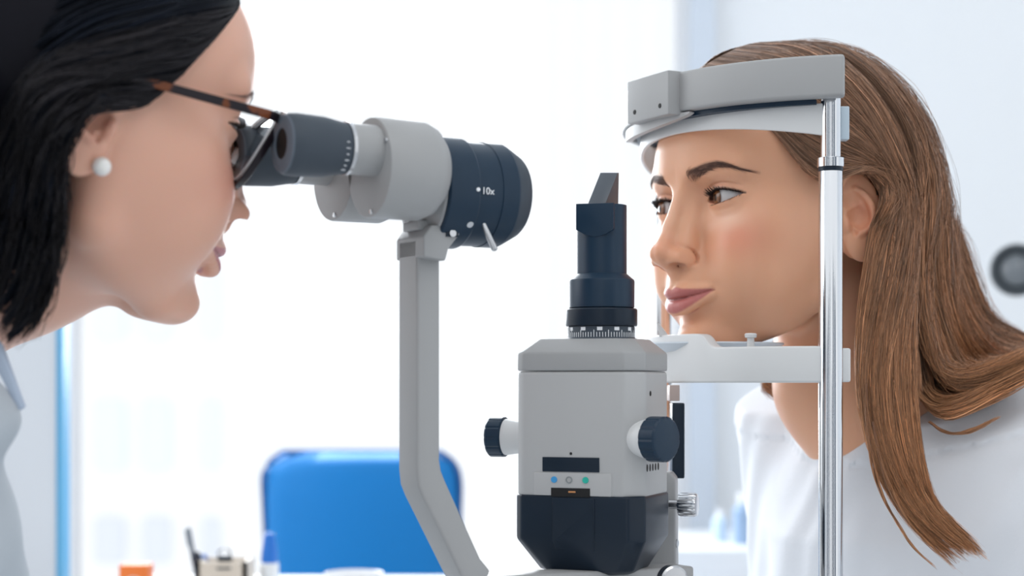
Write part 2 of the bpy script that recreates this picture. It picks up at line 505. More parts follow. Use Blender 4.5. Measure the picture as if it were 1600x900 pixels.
def pose(yaw, pitch, roll, t, s):
    cy, sy_ = math.cos(yaw), math.sin(yaw); cp, sp = math.cos(pitch), math.sin(pitch); cr, sr = math.cos(roll), math.sin(roll)
    R = np.array([[cy, -sy_, 0], [sy_, cy, 0], [0, 0, 1]]) @ np.array([[cp, 0, sp], [0, 1, 0], [-sp, 0, cp]]) @ np.array([[1, 0, 0], [0, cr, -sr], [0, sr, cr]])
    M = Matrix.Identity(4)
    for i in range(3):
        for j in range(3): M[i][j] = R[i, j] * s * 0.001
        M[i][3] = t[i]
    return M
def to_local(M, w):
    v = M.inverted() @ Vector(w); return (v.x, v.y, v.z)
def xf(M, V):
    R = np.array(M.to_3x3()); return (np.asarray(V) @ R.T + np.array(M.translation)).astype(f32)
# ---------------- patient and examiner: skin ----------------
PM = pose(math.radians(213.2), math.radians(2.5), math.radians(2.3), (0.1935, 0.1102, CAMZ + 0.1171), 1.0)
DM = pose(math.radians(34.3), math.radians(11.0), math.radians(6.0), (-0.2475, -0.1863, CAMZ + 0.1491), 1.05)

skin_mat = mat('skin', (0.8, 0.5, 0.4), rough=0.40, spec=0.45, sss=0.22, sssr=(0.006, 0.002, 0.001), attr='col', bump=(900, 0.06, 0.001))
PO = dict(skin=(0.75, 0.395, 0.245), blush=(0.68, 0.23, 0.15), light=(0.86, 0.60, 0.46), lip=(0.44, 0.12, 0.13), liner=(0.02, 0.012, 0.012), shadow=(0.5, 0.26, 0.2),
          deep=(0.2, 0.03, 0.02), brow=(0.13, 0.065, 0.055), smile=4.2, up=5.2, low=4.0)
DO = dict(skin=(0.74, 0.415, 0.305), blush=(0.70, 0.26, 0.19), light=(0.78, 0.54, 0.45), lip=(0.46, 0.15, 0.19), liner=(0.02, 0.012, 0.012), shadow=(0.5, 0.28, 0.22),
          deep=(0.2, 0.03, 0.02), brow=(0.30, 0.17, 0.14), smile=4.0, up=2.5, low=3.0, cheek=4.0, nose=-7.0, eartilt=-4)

def wl(M, w): return to_local(M, w)
PO['necks'] = [(wl(PM, P(1318, 450, 1.30)), wl(PM, P(1325, 600, 1.30)), 54, 52, 16),
               (wl(PM, P(1325, 600, 1.30)), wl(PM, P(1398, 720, 1.31)), 52, 54, 18)]
DO['necks'] = [(wl(DM, P(95, 300, 1.0)), wl(DM, P(30, 352, 1.01)), 58, 56, 16),
               (wl(DM, P(30, 352, 1.01)), wl(DM, P(-160, 450, 1.04)), 56, 62, 20)]

def build_skin(name, M, O, lo, hi, h):
    fn = lambda p: head_sdf(p, O)
    V, F = nets(fn, lo, hi, h, 1)
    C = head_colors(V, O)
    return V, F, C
# ---------------- eyes ----------------
eye_mat = mat('eyeball', (0.9, 0.88, 0.86), rough=0.08, spec=0.4, attr='col', coat=0.25)
def uv_sphere_pts(n, m):
    """pole along +x"""
    th = np.linspace(0, PI, n); ph = np.linspace(0, 2 * PI, m, endpoint=False)
    T, H = np.meshgrid(th, ph, indexing='ij')
    V = np.stack([np.cos(T), np.sin(T) * np.cos(H), np.sin(T) * np.sin(H)], -1).reshape(-1, 3)
    i = np.arange(n - 1)[:, None]; j = np.arange(m)[None, :]
    a = i * m + j; b = i * m + (j + 1) % m
    F = np.stack([a, b, b + m, a + m], -1).reshape(-1, 4)
    return V, F, T.ravel(), H.ravel()
def eyeball(name, M, side, parent, iris=(0.17, 0.065, 0.025), gaze=(0.0, 0.0)):
    V, F, T, H = uv_sphere_pts(90, 72)
    r = ER * np.ones(len(V))
    ci = 0.46      # angular radius of the iris
    r = r + 1.0 * np.clip(1 - (T / (ci * 1.15)) ** 2, 0, 1) ** 0.8
    C = np.tile(A3(0.50, 0.485, 0.485), (len(V), 1))
    C[:] = C * (1 - 0.25 * np.clip((T - 1.0) / 0.8, 0, 1)[:, None] * A3(0.2, 1, 1))
    k = np.clip((ci - T) / 0.035 + 0.5, 0, 1)[:, None]
    spoke = 0.75 + 0.35 * np.sin(H * 37 + 3 * np.sin(H * 5)) * 0.5 + 0.5 * np.exp(-((T - 0.24) / 0.07) ** 2)
    dark = 1 - 0.75 * np.clip((T - ci + 0.09) / 0.08, 0, 1)
    I = A3(*iris)[None] * (spoke * dark)[:, None]
    C = C * (1 - k) + I * k
    k = np.clip((0.17 - T) / 0.02 + 0.5, 0, 1)[:, None]
    C = C * (1 - k) + 0.004 * k
    V = V * r[:, None]
    gy, gz = gaze
    G = np.array(Matrix.Rotation(gy, 3, 'Z') @ Matrix.Rotation(-gz, 3, 'Y'))
    V = V @ G.T + np.array([EYE[0], EYE[1] * side, EYE[2]])
    return np_mesh(name, xf(M, V), F, eye_mat, parent, colors=C)

hair_lash = mat('lash', (0.008, 0.006, 0.006), rough=0.5)
def tubes(paths, radii, sides=3):
    """paths (n, k, 3), radii (n, k): tubes around them as one vertex and face array"""
    paths = np.asarray(paths, f32); n, k, _ = paths.shape
    radii = np.broadcast_to(np.asarray(radii, f32), (n, k))
    t = np.gradient(paths, axis=1); t /= np.linalg.norm(t, axis=2, keepdims=True) + 1e-9
    ref = np.where(np.abs(t[..., 2:3]) > 0.9, A3(1, 0, 0), A3(0, 0, 1))
    a = np.cross(t, ref); a /= np.linalg.norm(a, axis=2, keepdims=True) + 1e-9
    b = np.cross(t, a)
    ang = np.arange(sides) * 2 * PI / sides
    V = paths[:, :, None] + radii[:, :, None, None] * (np.cos(ang)[:, None] * a[:, :, None] + np.sin(ang)[:, None] * b[:, :, None])
    base = (np.arange(n)[:, None, None] * k + np.arange(k - 1)[None, :, None]) * sides
    s = np.arange(sides)[None, None]
    s2 = (s + 1) % sides
    F = np.stack([base + s, base + s2, base + sides + s2, base + sides + s], -1).reshape(-1, 4)
    return V.reshape(-1, 3), F
def lashes(M, O, side, parent, seed=1):
    rng = np.random.default_rng(seed)
    P_, R_ = [], []
    for lowr in (False, True):
        n = 150 if not lowr else 60
        for i in range(n):
            t = rng.uniform(-0.8, 0.96)
            y = EYE[1] + EW * t
            up = float(lid_up(np.float64(t), O['up'])) if not lowr else -O['low'] * (1 - abs(t) ** 2.2)
            z = EYE[2] + 1.0 * t + up
            dy, dz = y - EYE[1], z - EYE[2]
            x = EYE[0] + math.sqrt(max((ER + 1.9) ** 2 - dy * dy - dz * dz, 1))
            L = rng.uniform(5.0, 7.4) * (1 - 0.5 * max(t, 0)) if not lowr else rng.uniform(2.0, 3.5)
            d = np.array([0.95 - 0.35 * max(t, 0), 0.75 * t, 0.05]) if not lowr else np.array([0.8, 0.5 * t, -0.35])
            d = d + rng.normal(0, 0.09, 3)
            k = np.linspace(0, 1, 7)[:, None]
            bend = np.array([0, 0, 1.0]) * (1 if not lowr else -0.3)
            pts = np.array([x - 1.0, y, z]) + d * L * k * (1 - 0.15 * k) + bend * L * 0.34 * k ** 2
            if not lowr: pts[:, 2] -= 0.7 * np.sin(k[:, 0] * PI)
            P_.append(pts); R_.append((0.17 if not lowr else 0.08) * (1 - k[:, 0]) ** 0.7 + 0.02)
    P_ = np.array(P_); P_[:, :, 1] *= side
    V, F = tubes(P_, np.array(R_), 4)
    return np_mesh('eyelashes', xf(M, V), F, hair_lash, parent)
def brow_hairs(M, fn, side, parent, m, seed=2, n=420, dz=0.0):
    rng = np.random.default_rng(seed)
    u = rng.uniform(0.0, 1.0, n); y = 12 + 38 * u
    th = 3.4 * (1 - u ** 1.8) + 0.4
    z = brow_z(u) - 0.6 + dz + rng.uniform(-1, 1, n) * th
    k = np.linspace(0, 1, 6)
    ang = np.radians(60 - 88 * u ** 0.6 + rng.normal(0, 10, n)) - (z - brow_z(u)) * 0.06
    L = rng.uniform(4.5, 7.5, n) * (1 - 0.3 * u)
    u = np.clip(u, 0, 1); Y = y[:, None] + np.cos(ang)[:, None] * L[:, None] * k
    Z = z[:, None] + np.sin(ang)[:, None] * L[:, None] * k - 0.8 * k ** 2 * L[:, None] * 0.3
    X = np.full_like(Y, 0)
    # find the skin by marching from the front
    pts = np.stack([np.full(Y.size, 100, f32), Y.ravel() * side, Z.ravel()], 1).astype(f32)
    for _ in range(40):
        s = fn(pts); pts[:, 0] -= np.clip(s * 0.8, -3, 3)
    pts = pts.reshape(n, 6, 3)
    pts[:, :, 0] += 0.15 + 0.5 * np.sin(k * PI * 0.6)
    V, F = tubes(pts, 0.075 * (1 - k ** 2 * 0.85)[None], 3)
    return np_mesh('eyebrow', xf(M, V), F, m, parent)
# ---------------- hair ----------------
def hair_mat(name, rough=0.38, spec=0.5):
    m = mat(name, (0.2, 0.1, 0.06), rough=rough, spec=spec, attr='col')
    return m
def on_surface(M, fn, px, py, off):
    """point on a head seen at photo pixel (px, py), lifted off mm from the surface"""
    o = M.inverted() @ Vector((0, CAMY, CAMZ)); t = M.inverted() @ P(px, py, 1.0)
    d = np.array((t - o).normalized(), f32); p = np.array(o, f32) + d * 650
    for _ in range(90):
        s = float(fn(p[None])[0])
        p = p + d * s * 0.8
        if s < 0.05: break
        if np.linalg.norm(p - np.array(o)) > 1700: return on_surface(M, fn, px - 5, py, off)   # beside the head: look a little further in
    g = grad(fn, p[None])[0]; g /= np.linalg.norm(g)
    return M @ Vector((p + g * off).tolist())
def strands(guides, n, rng, thick=0.004, center=(0, 0, 0), r0=0.00035, K=36, clump=0.6, nclump=70, frizz=0.0012, cut=(0.86, 1.0),
            cols=None, jit=0.25, inward=1.0, tipfan=0.0):
    """strands over the sheet spanned by neighbouring guides; returns verts, faces, colours"""
    G = np.stack([catmull(g, K) for g in guides])                   # (g, K, 3)
    ng = len(G)
    u = rng.uniform(0, ng - 1, n)
    uc = rng.uniform(0, ng - 1, nclump); uc.sort()
    near = uc[np.clip(np.searchsorted(uc, u), 0, nclump - 1)]
    s = np.linspace(0, 1, K)
    uu = u[:, None] + (near - u)[:, None] * clump * (s[None] ** 1.5)
    uu = np.clip(uu, 0, ng - 1 - 1e-4)
    i = np.floor(uu).astype(int); f = (uu - i)[..., None]; k = np.arange(K)[None].repeat(n, 0)
    g = lambda q: G[np.clip(q, 0, ng - 1), k]
    f2, f3 = f * f, f ** 3
    Pp = 0.5 * ((2 * g(i)) + (g(i + 1) - g(i - 1)) * f + (2 * g(i - 1) - 5 * g(i) + 4 * g(i + 1) - g(i + 2)) * f2 + (3 * g(i) - g(i - 1) - 3 * g(i + 1) + g(i + 2)) * f3) if ng > 3 else g(i) * (1 - f) + g(i + 1) * f
    # layer depth towards the centre
    c = np.array(center, float)
    nrm = Pp - c; nrm /= np.linalg.norm(nrm, axis=2, keepdims=True)
    dep = rng.uniform(0, 1, n) ** 1.3 * inward
    Pp = Pp - nrm * (dep[:, None, None] * thick * np.clip(s / 0.06, 0.15, 1)[None, :, None])
    # waves shared by a clump plus a little of its own
    for amp, frq in ((frizz * 1.6, 2.2), (frizz * 0.6, 6)):
        ph = rng.uniform(0, 2 * PI, (n, 3)); cph = (near * 7.3)[:, None] + np.array([0, 2, 4])
        wv = 0.6 * np.sin(s[None, :, None] * frq * PI + cph[:, None]) + 0.5 * np.sin(s[None, :, None] * frq * PI * 1.7 + ph[:, None])
        Pp = Pp + amp * wv * np.clip(s * 2.5, 0, 1)[None, :, None]
    if tipfan: Pp = Pp + rng.normal(0, tipfan, (n, 1, 3)) * (s[None, :, None] ** 3)
    # trim the ends
    e = rng.uniform(cut[0], cut[1], n)
    q = s[None] * e[:, None] * (K - 1); a = np.clip(np.floor(q).astype(int), 0, K - 2); w = (q - a)[..., None]
    r_ = np.arange(n)[:, None]
    Pp = Pp[r_, a] * (1 - w) + Pp[r_, a + 1] * w
    rad = r0 * rng.uniform(0.65, 1.25, n)[:, None] * (1 - 0.75 * s[None] ** 4)
    V, F = tubes(Pp, rad, 3)
    root, tip, var = cols
    tone = np.exp(rng.normal(0, var, (n, 1))) * (1 + 0.22 * np.sin(near * 23.0))[:, None]
    mixf = (s[None] * 1.0)[..., None]
    C = (A3(*root) * (1 - mixf) + A3(*tip) * mixf) * tone[..., None]
    C = np.repeat(C[:, :, None, :], 3, 2).reshape(-1, 3)
    return V, F, C.astype(f32)
def merge(parts):
    off = 0; Vs, Fs, Cs = [], [], []
    for V, F, C in parts:
        Vs.append(V); Fs.append(F + off); Cs.append(C); off += len(V)
    return np.concatenate(Vs), np.concatenate(Fs), np.concatenate(Cs)
ZX = ([-140, -95, -70, -40, -10, 12, 30, 48, 62, 74, 84, 100], [-60, -60, -66, 0, 34, 36, 38, 50, 66, 84, 100, 130])
def cap_sdf(p, grow=4.0, zshift=0.0):
    d = ell(p, (-7, 0, 44), (90 + grow, 73 + grow, 80 + grow))
    q = np.interp(p[:, 0] - np.abs(p[:, 1]) * 0.0, *ZX).astype(f32) + zshift
    return smax(d, (q - p[:, 2]) * 0.6, 5)

# ---- the patient ----
PFN = lambda p: head_sdf(p, PO)
def LP(x, y, z): return PM @ Vector((x, y, z))
def far(pts, tail): return [LP(x, -y, z) for x, y, z in pts] + [P(*t) for t in tail]
def patient_hair(parent):
    rng = np.random.default_rng(11)
    c = LP(-5, 0, 20)
    root, tip = (0.27, 0.165, 0.115), (0.50, 0.24, 0.11)
    A = [
        [LP(72, 1, 100), LP(69, 36, 84), LP(54, 59, 58), LP(40, 72, 32), LP(22, 80, 18), LP(4, 85, 25), LP(-12, 92, 28), LP(-24, 97, 8), P(1378, 360, 1.184), P(1366, 430, 1.18), P(1352, 520, 1.176), P(1346, 620, 1.172), P(1362, 710, 1.165), P(1405, 800, 1.16), P(1490, 890, 1.155)],
        [LP(60, 1, 112), LP(56, 42, 98), LP(40, 64, 74), LP(14, 79, 56), LP(-8, 87, 42), LP(-24, 94, 15), P(1386, 400, 1.182), P(1366, 520, 1.174), P(1360, 620, 1.17), P(1380, 720, 1.163), P(1425, 805, 1.158), P(1510, 878, 1.153)],
        [LP(30, 1, 126), LP(28, 46, 112), LP(14, 72, 92), LP(-4, 86, 68), LP(-18, 93, 40), LP(-30, 96, 8), P(1403, 420, 1.185), P(1386, 530, 1.174), P(1383, 630, 1.168), P(1402, 725, 1.162), P(1440, 800, 1.157), P(1520, 870, 1.152)],
        [LP(12, 1, 131), LP(8, 48, 118), LP(-2, 76, 95), LP(-16, 89, 69), LP(-28, 95, 37), LP(-40, 95, 2), P(1418, 430, 1.19), P(1408, 530, 1.178), P(1408, 630, 1.17), P(1424, 725, 1.163), P(1456, 800, 1.158), P(1532, 872, 1.152)],
        [LP(-4, 1, 133), LP(-8, 50, 119), LP(-16, 78, 95), LP(-28, 91, 67), LP(-40, 95, 33), LP(-50, 93, -2), P(1432, 440, 1.195), P(1428, 540, 1.185), P(1432, 630, 1.175), P(1444, 725, 1.166), P(1468, 800, 1.16), P(1545, 875, 1.155)],
    ]
    B = [
        [LP(-14, 1, 134), LP(-18, 50, 119), LP(-28, 78, 94), LP(-42, 91, 62), LP(-52, 93, 22), P(1436, 430, 1.21), P(1446, 520, 1.215), P(1468, 590, 1.215), P(1520, 612, 1.205), P(1625, 572, 1.20)],
        [LP(-34, 2, 133), LP(-42, 50, 117), LP(-58, 76, 87), LP(-73, 85, 49), LP(-82, 84, 8), P(1462, 430, 1.24), P(1480, 520, 1.25), P(1510, 580, 1.25), P(1560, 588, 1.245), P(1650, 550, 1.25)],
        [LP(-50, 4, 127), LP(-64, 44, 108), LP(-86, 66, 74), LP(-100, 70, 36), LP(-108, 68, -4), P(1490, 430, 1.28), P(1520, 510, 1.30), P(1565, 555, 1.34), P(1670, 560, 1.43)],
        [LP(-75, 3, 114), LP(-92, 30, 92), LP(-110, 44, 58), LP(-120, 46, 20), P(1478, 340, 1.30), P(1512, 430, 1.33), P(1550, 500, 1.36), P(1680, 560, 1.46)],
        [LP(-88, 0, 98), LP(-108, 6, 74), LP(-124, 10, 40), LP(-132, 10, 4), P(1488, 340, 1.36), P(1520, 430, 1.37), P(1560, 505, 1.39), P(1690, 570, 1.48)],
        [LP(-84, -8, 98), LP(-104, -24, 74), LP(-118, -34, 40), LP(-126, -36, 4), P(1470, 340, 1.42), P(1500, 430, 1.43), P(1540, 500, 1.44), P(1680, 580, 1.52)],
    ]
    Bl = [   # lower layer curling from the nape round to the back
        [LP(-50, 72, 0), P(1425, 480, 1.225), P(1440, 580, 1.225), P(1452, 640, 1.215), P(1500, 652, 1.195), P(1625, 585, 1.185)],
        [LP(-70, 60, 0), P(1435, 480, 1.25), P(1450, 570, 1.25), P(1480, 628, 1.235), P(1530, 628, 1.22), P(1640, 578, 1.21)],
        [LP(-90, 40, 0), P(1450, 470, 1.29), P(1470, 560, 1.28), P(1510, 600, 1.28), P(1560, 600, 1.27), P(1660, 570, 1.27)],
    ]
    In = [   # inner hair behind the ear and over the neck
        [LP(-28, 74, 25), LP(-34, 76, -20), P(1375, 480, 1.215), P(1372, 570, 1.20), P(1385, 660, 1.19), P(1420, 760, 1.18)],
        [LP(-44, 74, 25), LP(-50, 74, -20), P(1400, 480, 1.225), P(1400, 570, 1.21), P(1410, 650, 1.20), P(1425, 700, 1.195)],
        [LP(-62, 66, 20), LP(-70, 64, -20), P(1425, 480, 1.24), P(1428, 560, 1.23), P(1432, 610, 1.225), P(1434, 650, 1.22)],
        [LP(-80, 50, 20), LP(-88, 50, -20), P(1455, 480, 1.27), P(1462, 540, 1.265), P(1475, 590, 1.255), P(1500, 620, 1.24)],
    ]
    Fr = [
        far([(72, 1, 100), (69, 36, 84), (54, 59, 58), (30, 73, 40), (4, 80, 30), (-10, 86, 0)], [(1262, 450, 1.345), (1215, 540, 1.345), (1190, 590, 1.335), (1192, 618, 1.325), (1225, 632, 1.32)]),
        far([(50, 1, 119), (46, 46, 104), (26, 70, 80), (2, 84, 55), (-20, 90, 20)], [(1290, 430, 1.36), (1240, 520, 1.36), (1205, 580, 1.345), (1203, 612, 1.335), (1235, 628, 1.325)]),
        far([(20, 1, 129), (12, 50, 112), (-10, 76, 84), (-30, 88, 50), (-44, 90, 10)], [(1330, 430, 1.38), (1290, 520, 1.38), (1260, 580, 1.37), (1250, 620, 1.355), (1270, 640, 1.34)]),
        far([(-15, 1, 133), (-26, 50, 116), (-46, 76, 86), (-64, 84, 48), (-76, 84, 8)], [(1400, 430, 1.42), (1420, 520, 1.43), (1470, 570, 1.44), (1560, 590, 1.46), (1640, 590, 1.5)]),
        far([(-50, 1, 127), (-64, 40, 108), (-86, 62, 74), (-100, 66, 36), (-108, 66, -4)], [(1440, 430, 1.44), (1470, 510, 1.45), (1530, 560, 1.47), (1650, 590, 1.52)]),
        far([(-80, 4, 108), (-98, 20, 86), (-112, 30, 50), (-122, 30, 10)], [(1465, 360, 1.43), (1500, 440, 1.44), (1540, 510, 1.45), (1670, 585, 1.52)]),
    ]
    parts = []
    S = lambda G, n, **k: parts.append(strands(G, n, rng, center=c, cols=k.pop('cols', (root, tip, 0.38)), **k))
    S(A, 6500, thick=0.010, nclump=80, frizz=0.0011, cut=(0.84, 1.0), r0=0.00025, K=30)
    S(A, 130, thick=0.001, nclump=130, frizz=0.0028, r0=0.00015, clump=0.1, inward=-2.0)
    S(B, 6000, thick=0.014, nclump=90, frizz=0.0013, cut=(0.97, 1.0), r0=0.00028, K=30)
    S(B, 260, thick=0.001, nclump=130, frizz=0.0036, r0=0.00012, clump=0.1, inward=-4.0)
    S(Bl, 1300, thick=0.012, nclump=30, frizz=0.0012, r0=0.00042)
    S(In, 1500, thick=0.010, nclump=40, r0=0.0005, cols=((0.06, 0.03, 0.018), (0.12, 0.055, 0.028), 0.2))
    S(Fr, 2200, thick=0.012, nclump=60, r0=0.0005)
    # stray locks beside the front lock
    for pts in ([P(1352, 600, 1.168), P(1356, 690, 1.165), P(1375, 770, 1.16), P(1420, 850, 1.155), P(1465, 893, 1.15)],
                [P(1362, 660, 1.166), P(1380, 740, 1.16), P(1420, 820, 1.155), P(1490, 890, 1.15)],
                [P(1450, 660, 1.2), P(1475, 677, 1.19), P(1510, 678, 1.18), P(1562, 652, 1.17)]):
        G = [pts, [p + Vector((0.0016, 0.001, 0.0008)) for p in pts]]
        S(G, 42, thick=0.0015, nclump=3, frizz=0.0005, r0=0.00028, cut=(0.8, 1.0), cols=((0.2, 0.09, 0.045), tip, 0.2))
    # the scalp volume under the strands
    V, F = nets(lambda p: cap_sdf(p, 3.0), (-115, -90, -75), (100, 90, 140), 3.0, 0)
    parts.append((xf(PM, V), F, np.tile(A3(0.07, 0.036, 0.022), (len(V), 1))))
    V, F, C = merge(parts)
    return np_mesh('hair', V, F, hair_mat('brown_hair', 0.32, 0.6), parent, colors=C)

# ---- the examiner ----
DFN = lambda p: head_sdf(p, DO)
def DP(x, y, z): return DM @ Vector((x, y, z))
def examiner_hair(parent):
    rng = np.random.default_rng(5)
    c = DP(-5, 0, 20)
    plain = dict(DO); base = lambda p: smin(ell(p, (-7, 0, 44), (91, 74, 81)), head_sdf(p, DO), 4)
    h = lambda x, y, o: on_surface(DM, base, x, y, o)
    G = [
        [h(240, 152, 1), h(205, 168, 8), h(165, 184, 16), h(118, 204, 22), P(99, 250, 0.885), P(96, 330, 0.89), P(86, 420, 0.90), P(66, 480, 0.905), P(30, 530, 0.91)],
        [h(272, 125, 1), h(225, 148, 7), h(165, 165, 16), h(110, 192, 22), P(84, 260, 0.88), P(80, 340, 0.885), P(68, 430, 0.90), P(40, 500, 0.905), P(0, 540, 0.91)],
        [h(308, 88, 1), h(260, 112, 6), h(190, 132, 17), h(110, 170, 22), P(64, 250, 0.88), P(52, 340, 0.885), P(30, 440, 0.90), P(-10, 520, 0.91)],
        [h(347, 44, 1), h(290, 72, 6), h(200, 92, 16), h(95, 140, 18), P(30, 230, 0.885), P(10, 340, 0.89), P(-20, 440, 0.905), P(-60, 520, 0.92)],
        [h(377, 6, 1), h(325, 20, 6), h(220, 40, 12), h(90, 90, 14), P(0, 190, 0.89), P(-40, 320, 0.90), P(-70, 430, 0.92), P(-110, 520, 0.94)],
        [h(384, -22, 1), h(340, -15, 5), h(250, 0, 9), h(110, 40, 11), P(0, 150, 0.90), P(-60, 300, 0.92), P(-100, 430, 0.94), P(-130, 520, 0.97)],
        [DP(84, -14, 92), DP(66, -30, 112), DP(30, -42, 124), DP(-20, -46, 124), DP(-66, -44, 98), DP(-98, -40, 55), DP(-112, -36, 0), DP(-112, -30, -60)],
        [DP(86, 2, 93), DP(68, 2, 118), DP(30, 2, 133), DP(-20, 2, 134), DP(-70, 2, 112), DP(-104, 2, 64), DP(-118, 2, 0), DP(-118, 2, -60)],
        [DP(84, 20, 92), DP(66, 34, 110), DP(30, 46, 122), DP(-20, 50, 122), DP(-66, 48, 96), DP(-98, 44, 52), DP(-112, 40, 0), DP(-112, 34, -60)],
        [DP(70, 46, 72), DP(54, 62, 78), DP(20, 76, 80), DP(-20, 82, 72), DP(-60, 76, 50), DP(-88, 64, 10), DP(-96, 56, -40), DP(-98, 46, -90)],
        [DP(50, 62, 44), DP(30, 76, 42), DP(0, 84, 36), DP(-28, 88, 20), DP(-52, 80, -10), DP(-70, 66, -50), DP(-80, 54, -100)],
    ]
    cols = ((0.004, 0.006, 0.011), (0.005, 0.007, 0.013), 0.3)
    parts = [strands(G, 6500, rng, thick=0.012, center=c, nclump=120, frizz=0.0014, r0=0.00055, cut=(0.85, 1.0), cols=cols),
             strands(G[:5], 260, rng, thick=0.001, center=c, nclump=100, frizz=0.003, r0=0.0003, clump=0.2, inward=-2.0, cols=((0.03, 0.028, 0.032), (0.02, 0.018, 0.02), 0.3))]
    V, F = nets(lambda p: smin(cap_sdf(p, 4.0, 6.0), smax(ell(p, (-72, 0, -20), (40, 62, 75)), p[:, 0] + 44, 5), 8), (-125, -90, -110), (100, 90, 140), 3.0, 0)
    parts.append((xf(DM, V), F, np.tile(A3(0.008, 0.008, 0.012), (len(V), 1))))
    V, F, C = merge(parts)
    return np_mesh('hair', V, F, hair_mat('black_hair', 0.5, 0.12), parent, colors=C)
# ---------------- the two people ----------------
brow_m = mat('brow_hair', (0.13, 0.075, 0.06), rough=0.6)
brow_d = mat('dark_brow_hair', (0.16, 0.10, 0.09), rough=0.6)
cloth_white = mat('white_cotton', (0.76, 0.79, 0.84), rough=0.85, spec=0.2, bump=(420, 0.25, 0.0006), noise=(30, 0.03), sheen=0.2)
cloth_coat = mat('grey_white_coat', (0.46, 0.51, 0.56), rough=0.8, spec=0.2, bump=(300, 0.2, 0.0006))

patient = thing('person', 'woman with long brown hair in a white top, chin on the chinrest, looking left', 'person', (0.30, 0.16, 0.0))
V, F, C = build_skin('body', PM, PO, (-112, -100, -235), (125, 100, 132), 1.7)
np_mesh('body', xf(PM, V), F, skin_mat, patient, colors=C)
for s in (1, -1):
    eyeball('eyeball', PM, s, patient, gaze=(-0.27, 0.0)); lashes(PM, PO, s, patient)
    brow_hairs(PM, PFN, s, patient, brow_m)
patient_hair(patient)

def shirt_sdf(p):
    """torso in metres, world axes; the neck leaves through a round neckline"""
    nb = P(1412, 700, 1.31)
    L = Vector((0.547, -0.837, 0)); Fw = Vector((-0.837, -0.547, 0)); U = Vector((0.42, 0.27, 0.86)).normalized()   # leaning forward
    def w(f, l, u): return tuple(nb + Fw * f + L * l + Vector((0, 0, u)))
    d = cone(p, w(-.035, .165, -.052), w(-.035, -.135, .022), 0.060, 0.056)
    d = smin(d, cone(p, w(-.03, .0, -.03), w(-.05, 0, -.20), 0.085, 0.125), 0.05)
    for s in (1, -1):
        d = smin(d, cone(p, w(-.035, s * .09, -.05), w(-.06, s * .075, -.30), 0.075, 0.085), 0.04)
        d = smin(d, cone(p, w(-.035, s * (.165 if s > 0 else .135), -.06 if s > 0 else .01), w(.02 if s > 0 else -.03, s * (.22 if s > 0 else .115), -.26), 0.056, 0.046), 0.035)
        d = smin(d, ell(p, w(.01, s * .06, -.17), (.06, .06, .06)), 0.04)
    d = smin(d, cone(p, w(-.015, .0, .02), w(-.02, .0, -.06), 0.070, 0.112), 0.04)
    # soft folds
    q = p - A3(*nb)
    s1 = q @ A3(*L) ; s2 = q[:, 2]
    d = d + 0.0016 * np.sin(s1 * 60 + s2 * 38 + 1.5 * np.sin(s2 * 30)) * np.clip(-s2 * 12, 0, 1) + 0.0009 * np.sin(s1 * 130 - s2 * 70 + 2 * np.sin(s1 * 40))
    # neckline: a tilted plane with a slightly thicker band below it
    pl = np.array(P(1325, 700, 1.245), f32)
    n = np.array((-0.30, -0.20, 0.86), f32); n /= np.linalg.norm(n)
    h = (p - pl) @ n
    d = d - 0.0012 * ((h > -0.016) & (h < 0.01)) * 1.0
    d = d + 0.0011 * np.exp(-((h + 0.017) / 0.0012) ** 2)
    return smax(d, h, 0.003)
def shell(fn, lo, hi, h, ref=1): return nets(fn, lo, hi, h, ref)
b0 = P(1412, 700, 1.31)
V, F = nets(lambda p: shirt_sdf(p / 1000.0) * 1000.0, tuple(1000 * np.array((b0.x - .26, b0.y - .27, b0.z - .32))), tuple(1000 * np.array((b0.x + .26, b0.y + .27, b0.z + .16))), 6.0, 1)
np_mesh('shirt', V / 1000.0, F, cloth_white, patient)

examiner = thing('person', 'dark-haired woman in glasses and pale coat bending to the microscope eyepieces', 'person', (-0.42, -0.25, 0.0))
V, F, C = build_skin('body', DM, DO, (-112, -100, -230), (125, 100, 132), 1.7)
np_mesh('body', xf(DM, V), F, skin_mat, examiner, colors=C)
for s in (1, -1):
    eyeball('eyeball', DM, s, examiner, gaze=(0.0, 0.0), iris=(0.04, 0.02, 0.012)); lashes(DM, DO, s, examiner)
    brow_hairs(DM, DFN, s, examiner, brow_d, n=120)
examiner_hair(examiner)

def coat_sdf(p):
    a = P(-286, 590, 1.02)
    def w(x, y, z): return (a.x + x, a.y + y, a.z + z)
    L = Vector((0.6, -0.8, 0))
    def v(f, l, u): return (a.x + .8 * f + .6 * l, a.y + .6 * f - .8 * l, a.z + u)
    d = cone(p, v(-.02, -.15, -.05), v(-.02, .15, -.05), 0.075, 0.075)
    d = smin(d, cone(p, v(-.02, 0, -.02), v(-.04, 0, -.25), 0.10, 0.13), 0.05)
    d = smin(d, cone(p, v(-.02, .15, -.05), v(.03, .16, -.30), 0.068, 0.06), 0.03)
    d = smin(d, cone(p, v(-.02, -.15, -.05), v(.03, -.16, -.30), 0.068, 0.06), 0.03)
    q = p - A3(*a)
    d = d + 0.006 * np.sin(q[:, 2] * 55 + q[:, 0] * 40 + 2 * np.sin(q[:, 2] * 17)) + 0.0015 * np.sin(q[:, 2] * 120 - q[:, 1] * 60)
    return d
a0 = P(-286, 590, 1.02)
V, F = nets(lambda p: coat_sdf(p / 1000.0) * 1000.0, tuple(1000 * np.array((a0.x - .28, a0.y - .28, a0.z - .34))), tuple(1000 * np.array((a0.x + .28, a0.y + .28, a0.z + .12))), 7.0, 1)
coat = np_mesh('coat', V / 1000.0, F, cloth_coat, examiner)
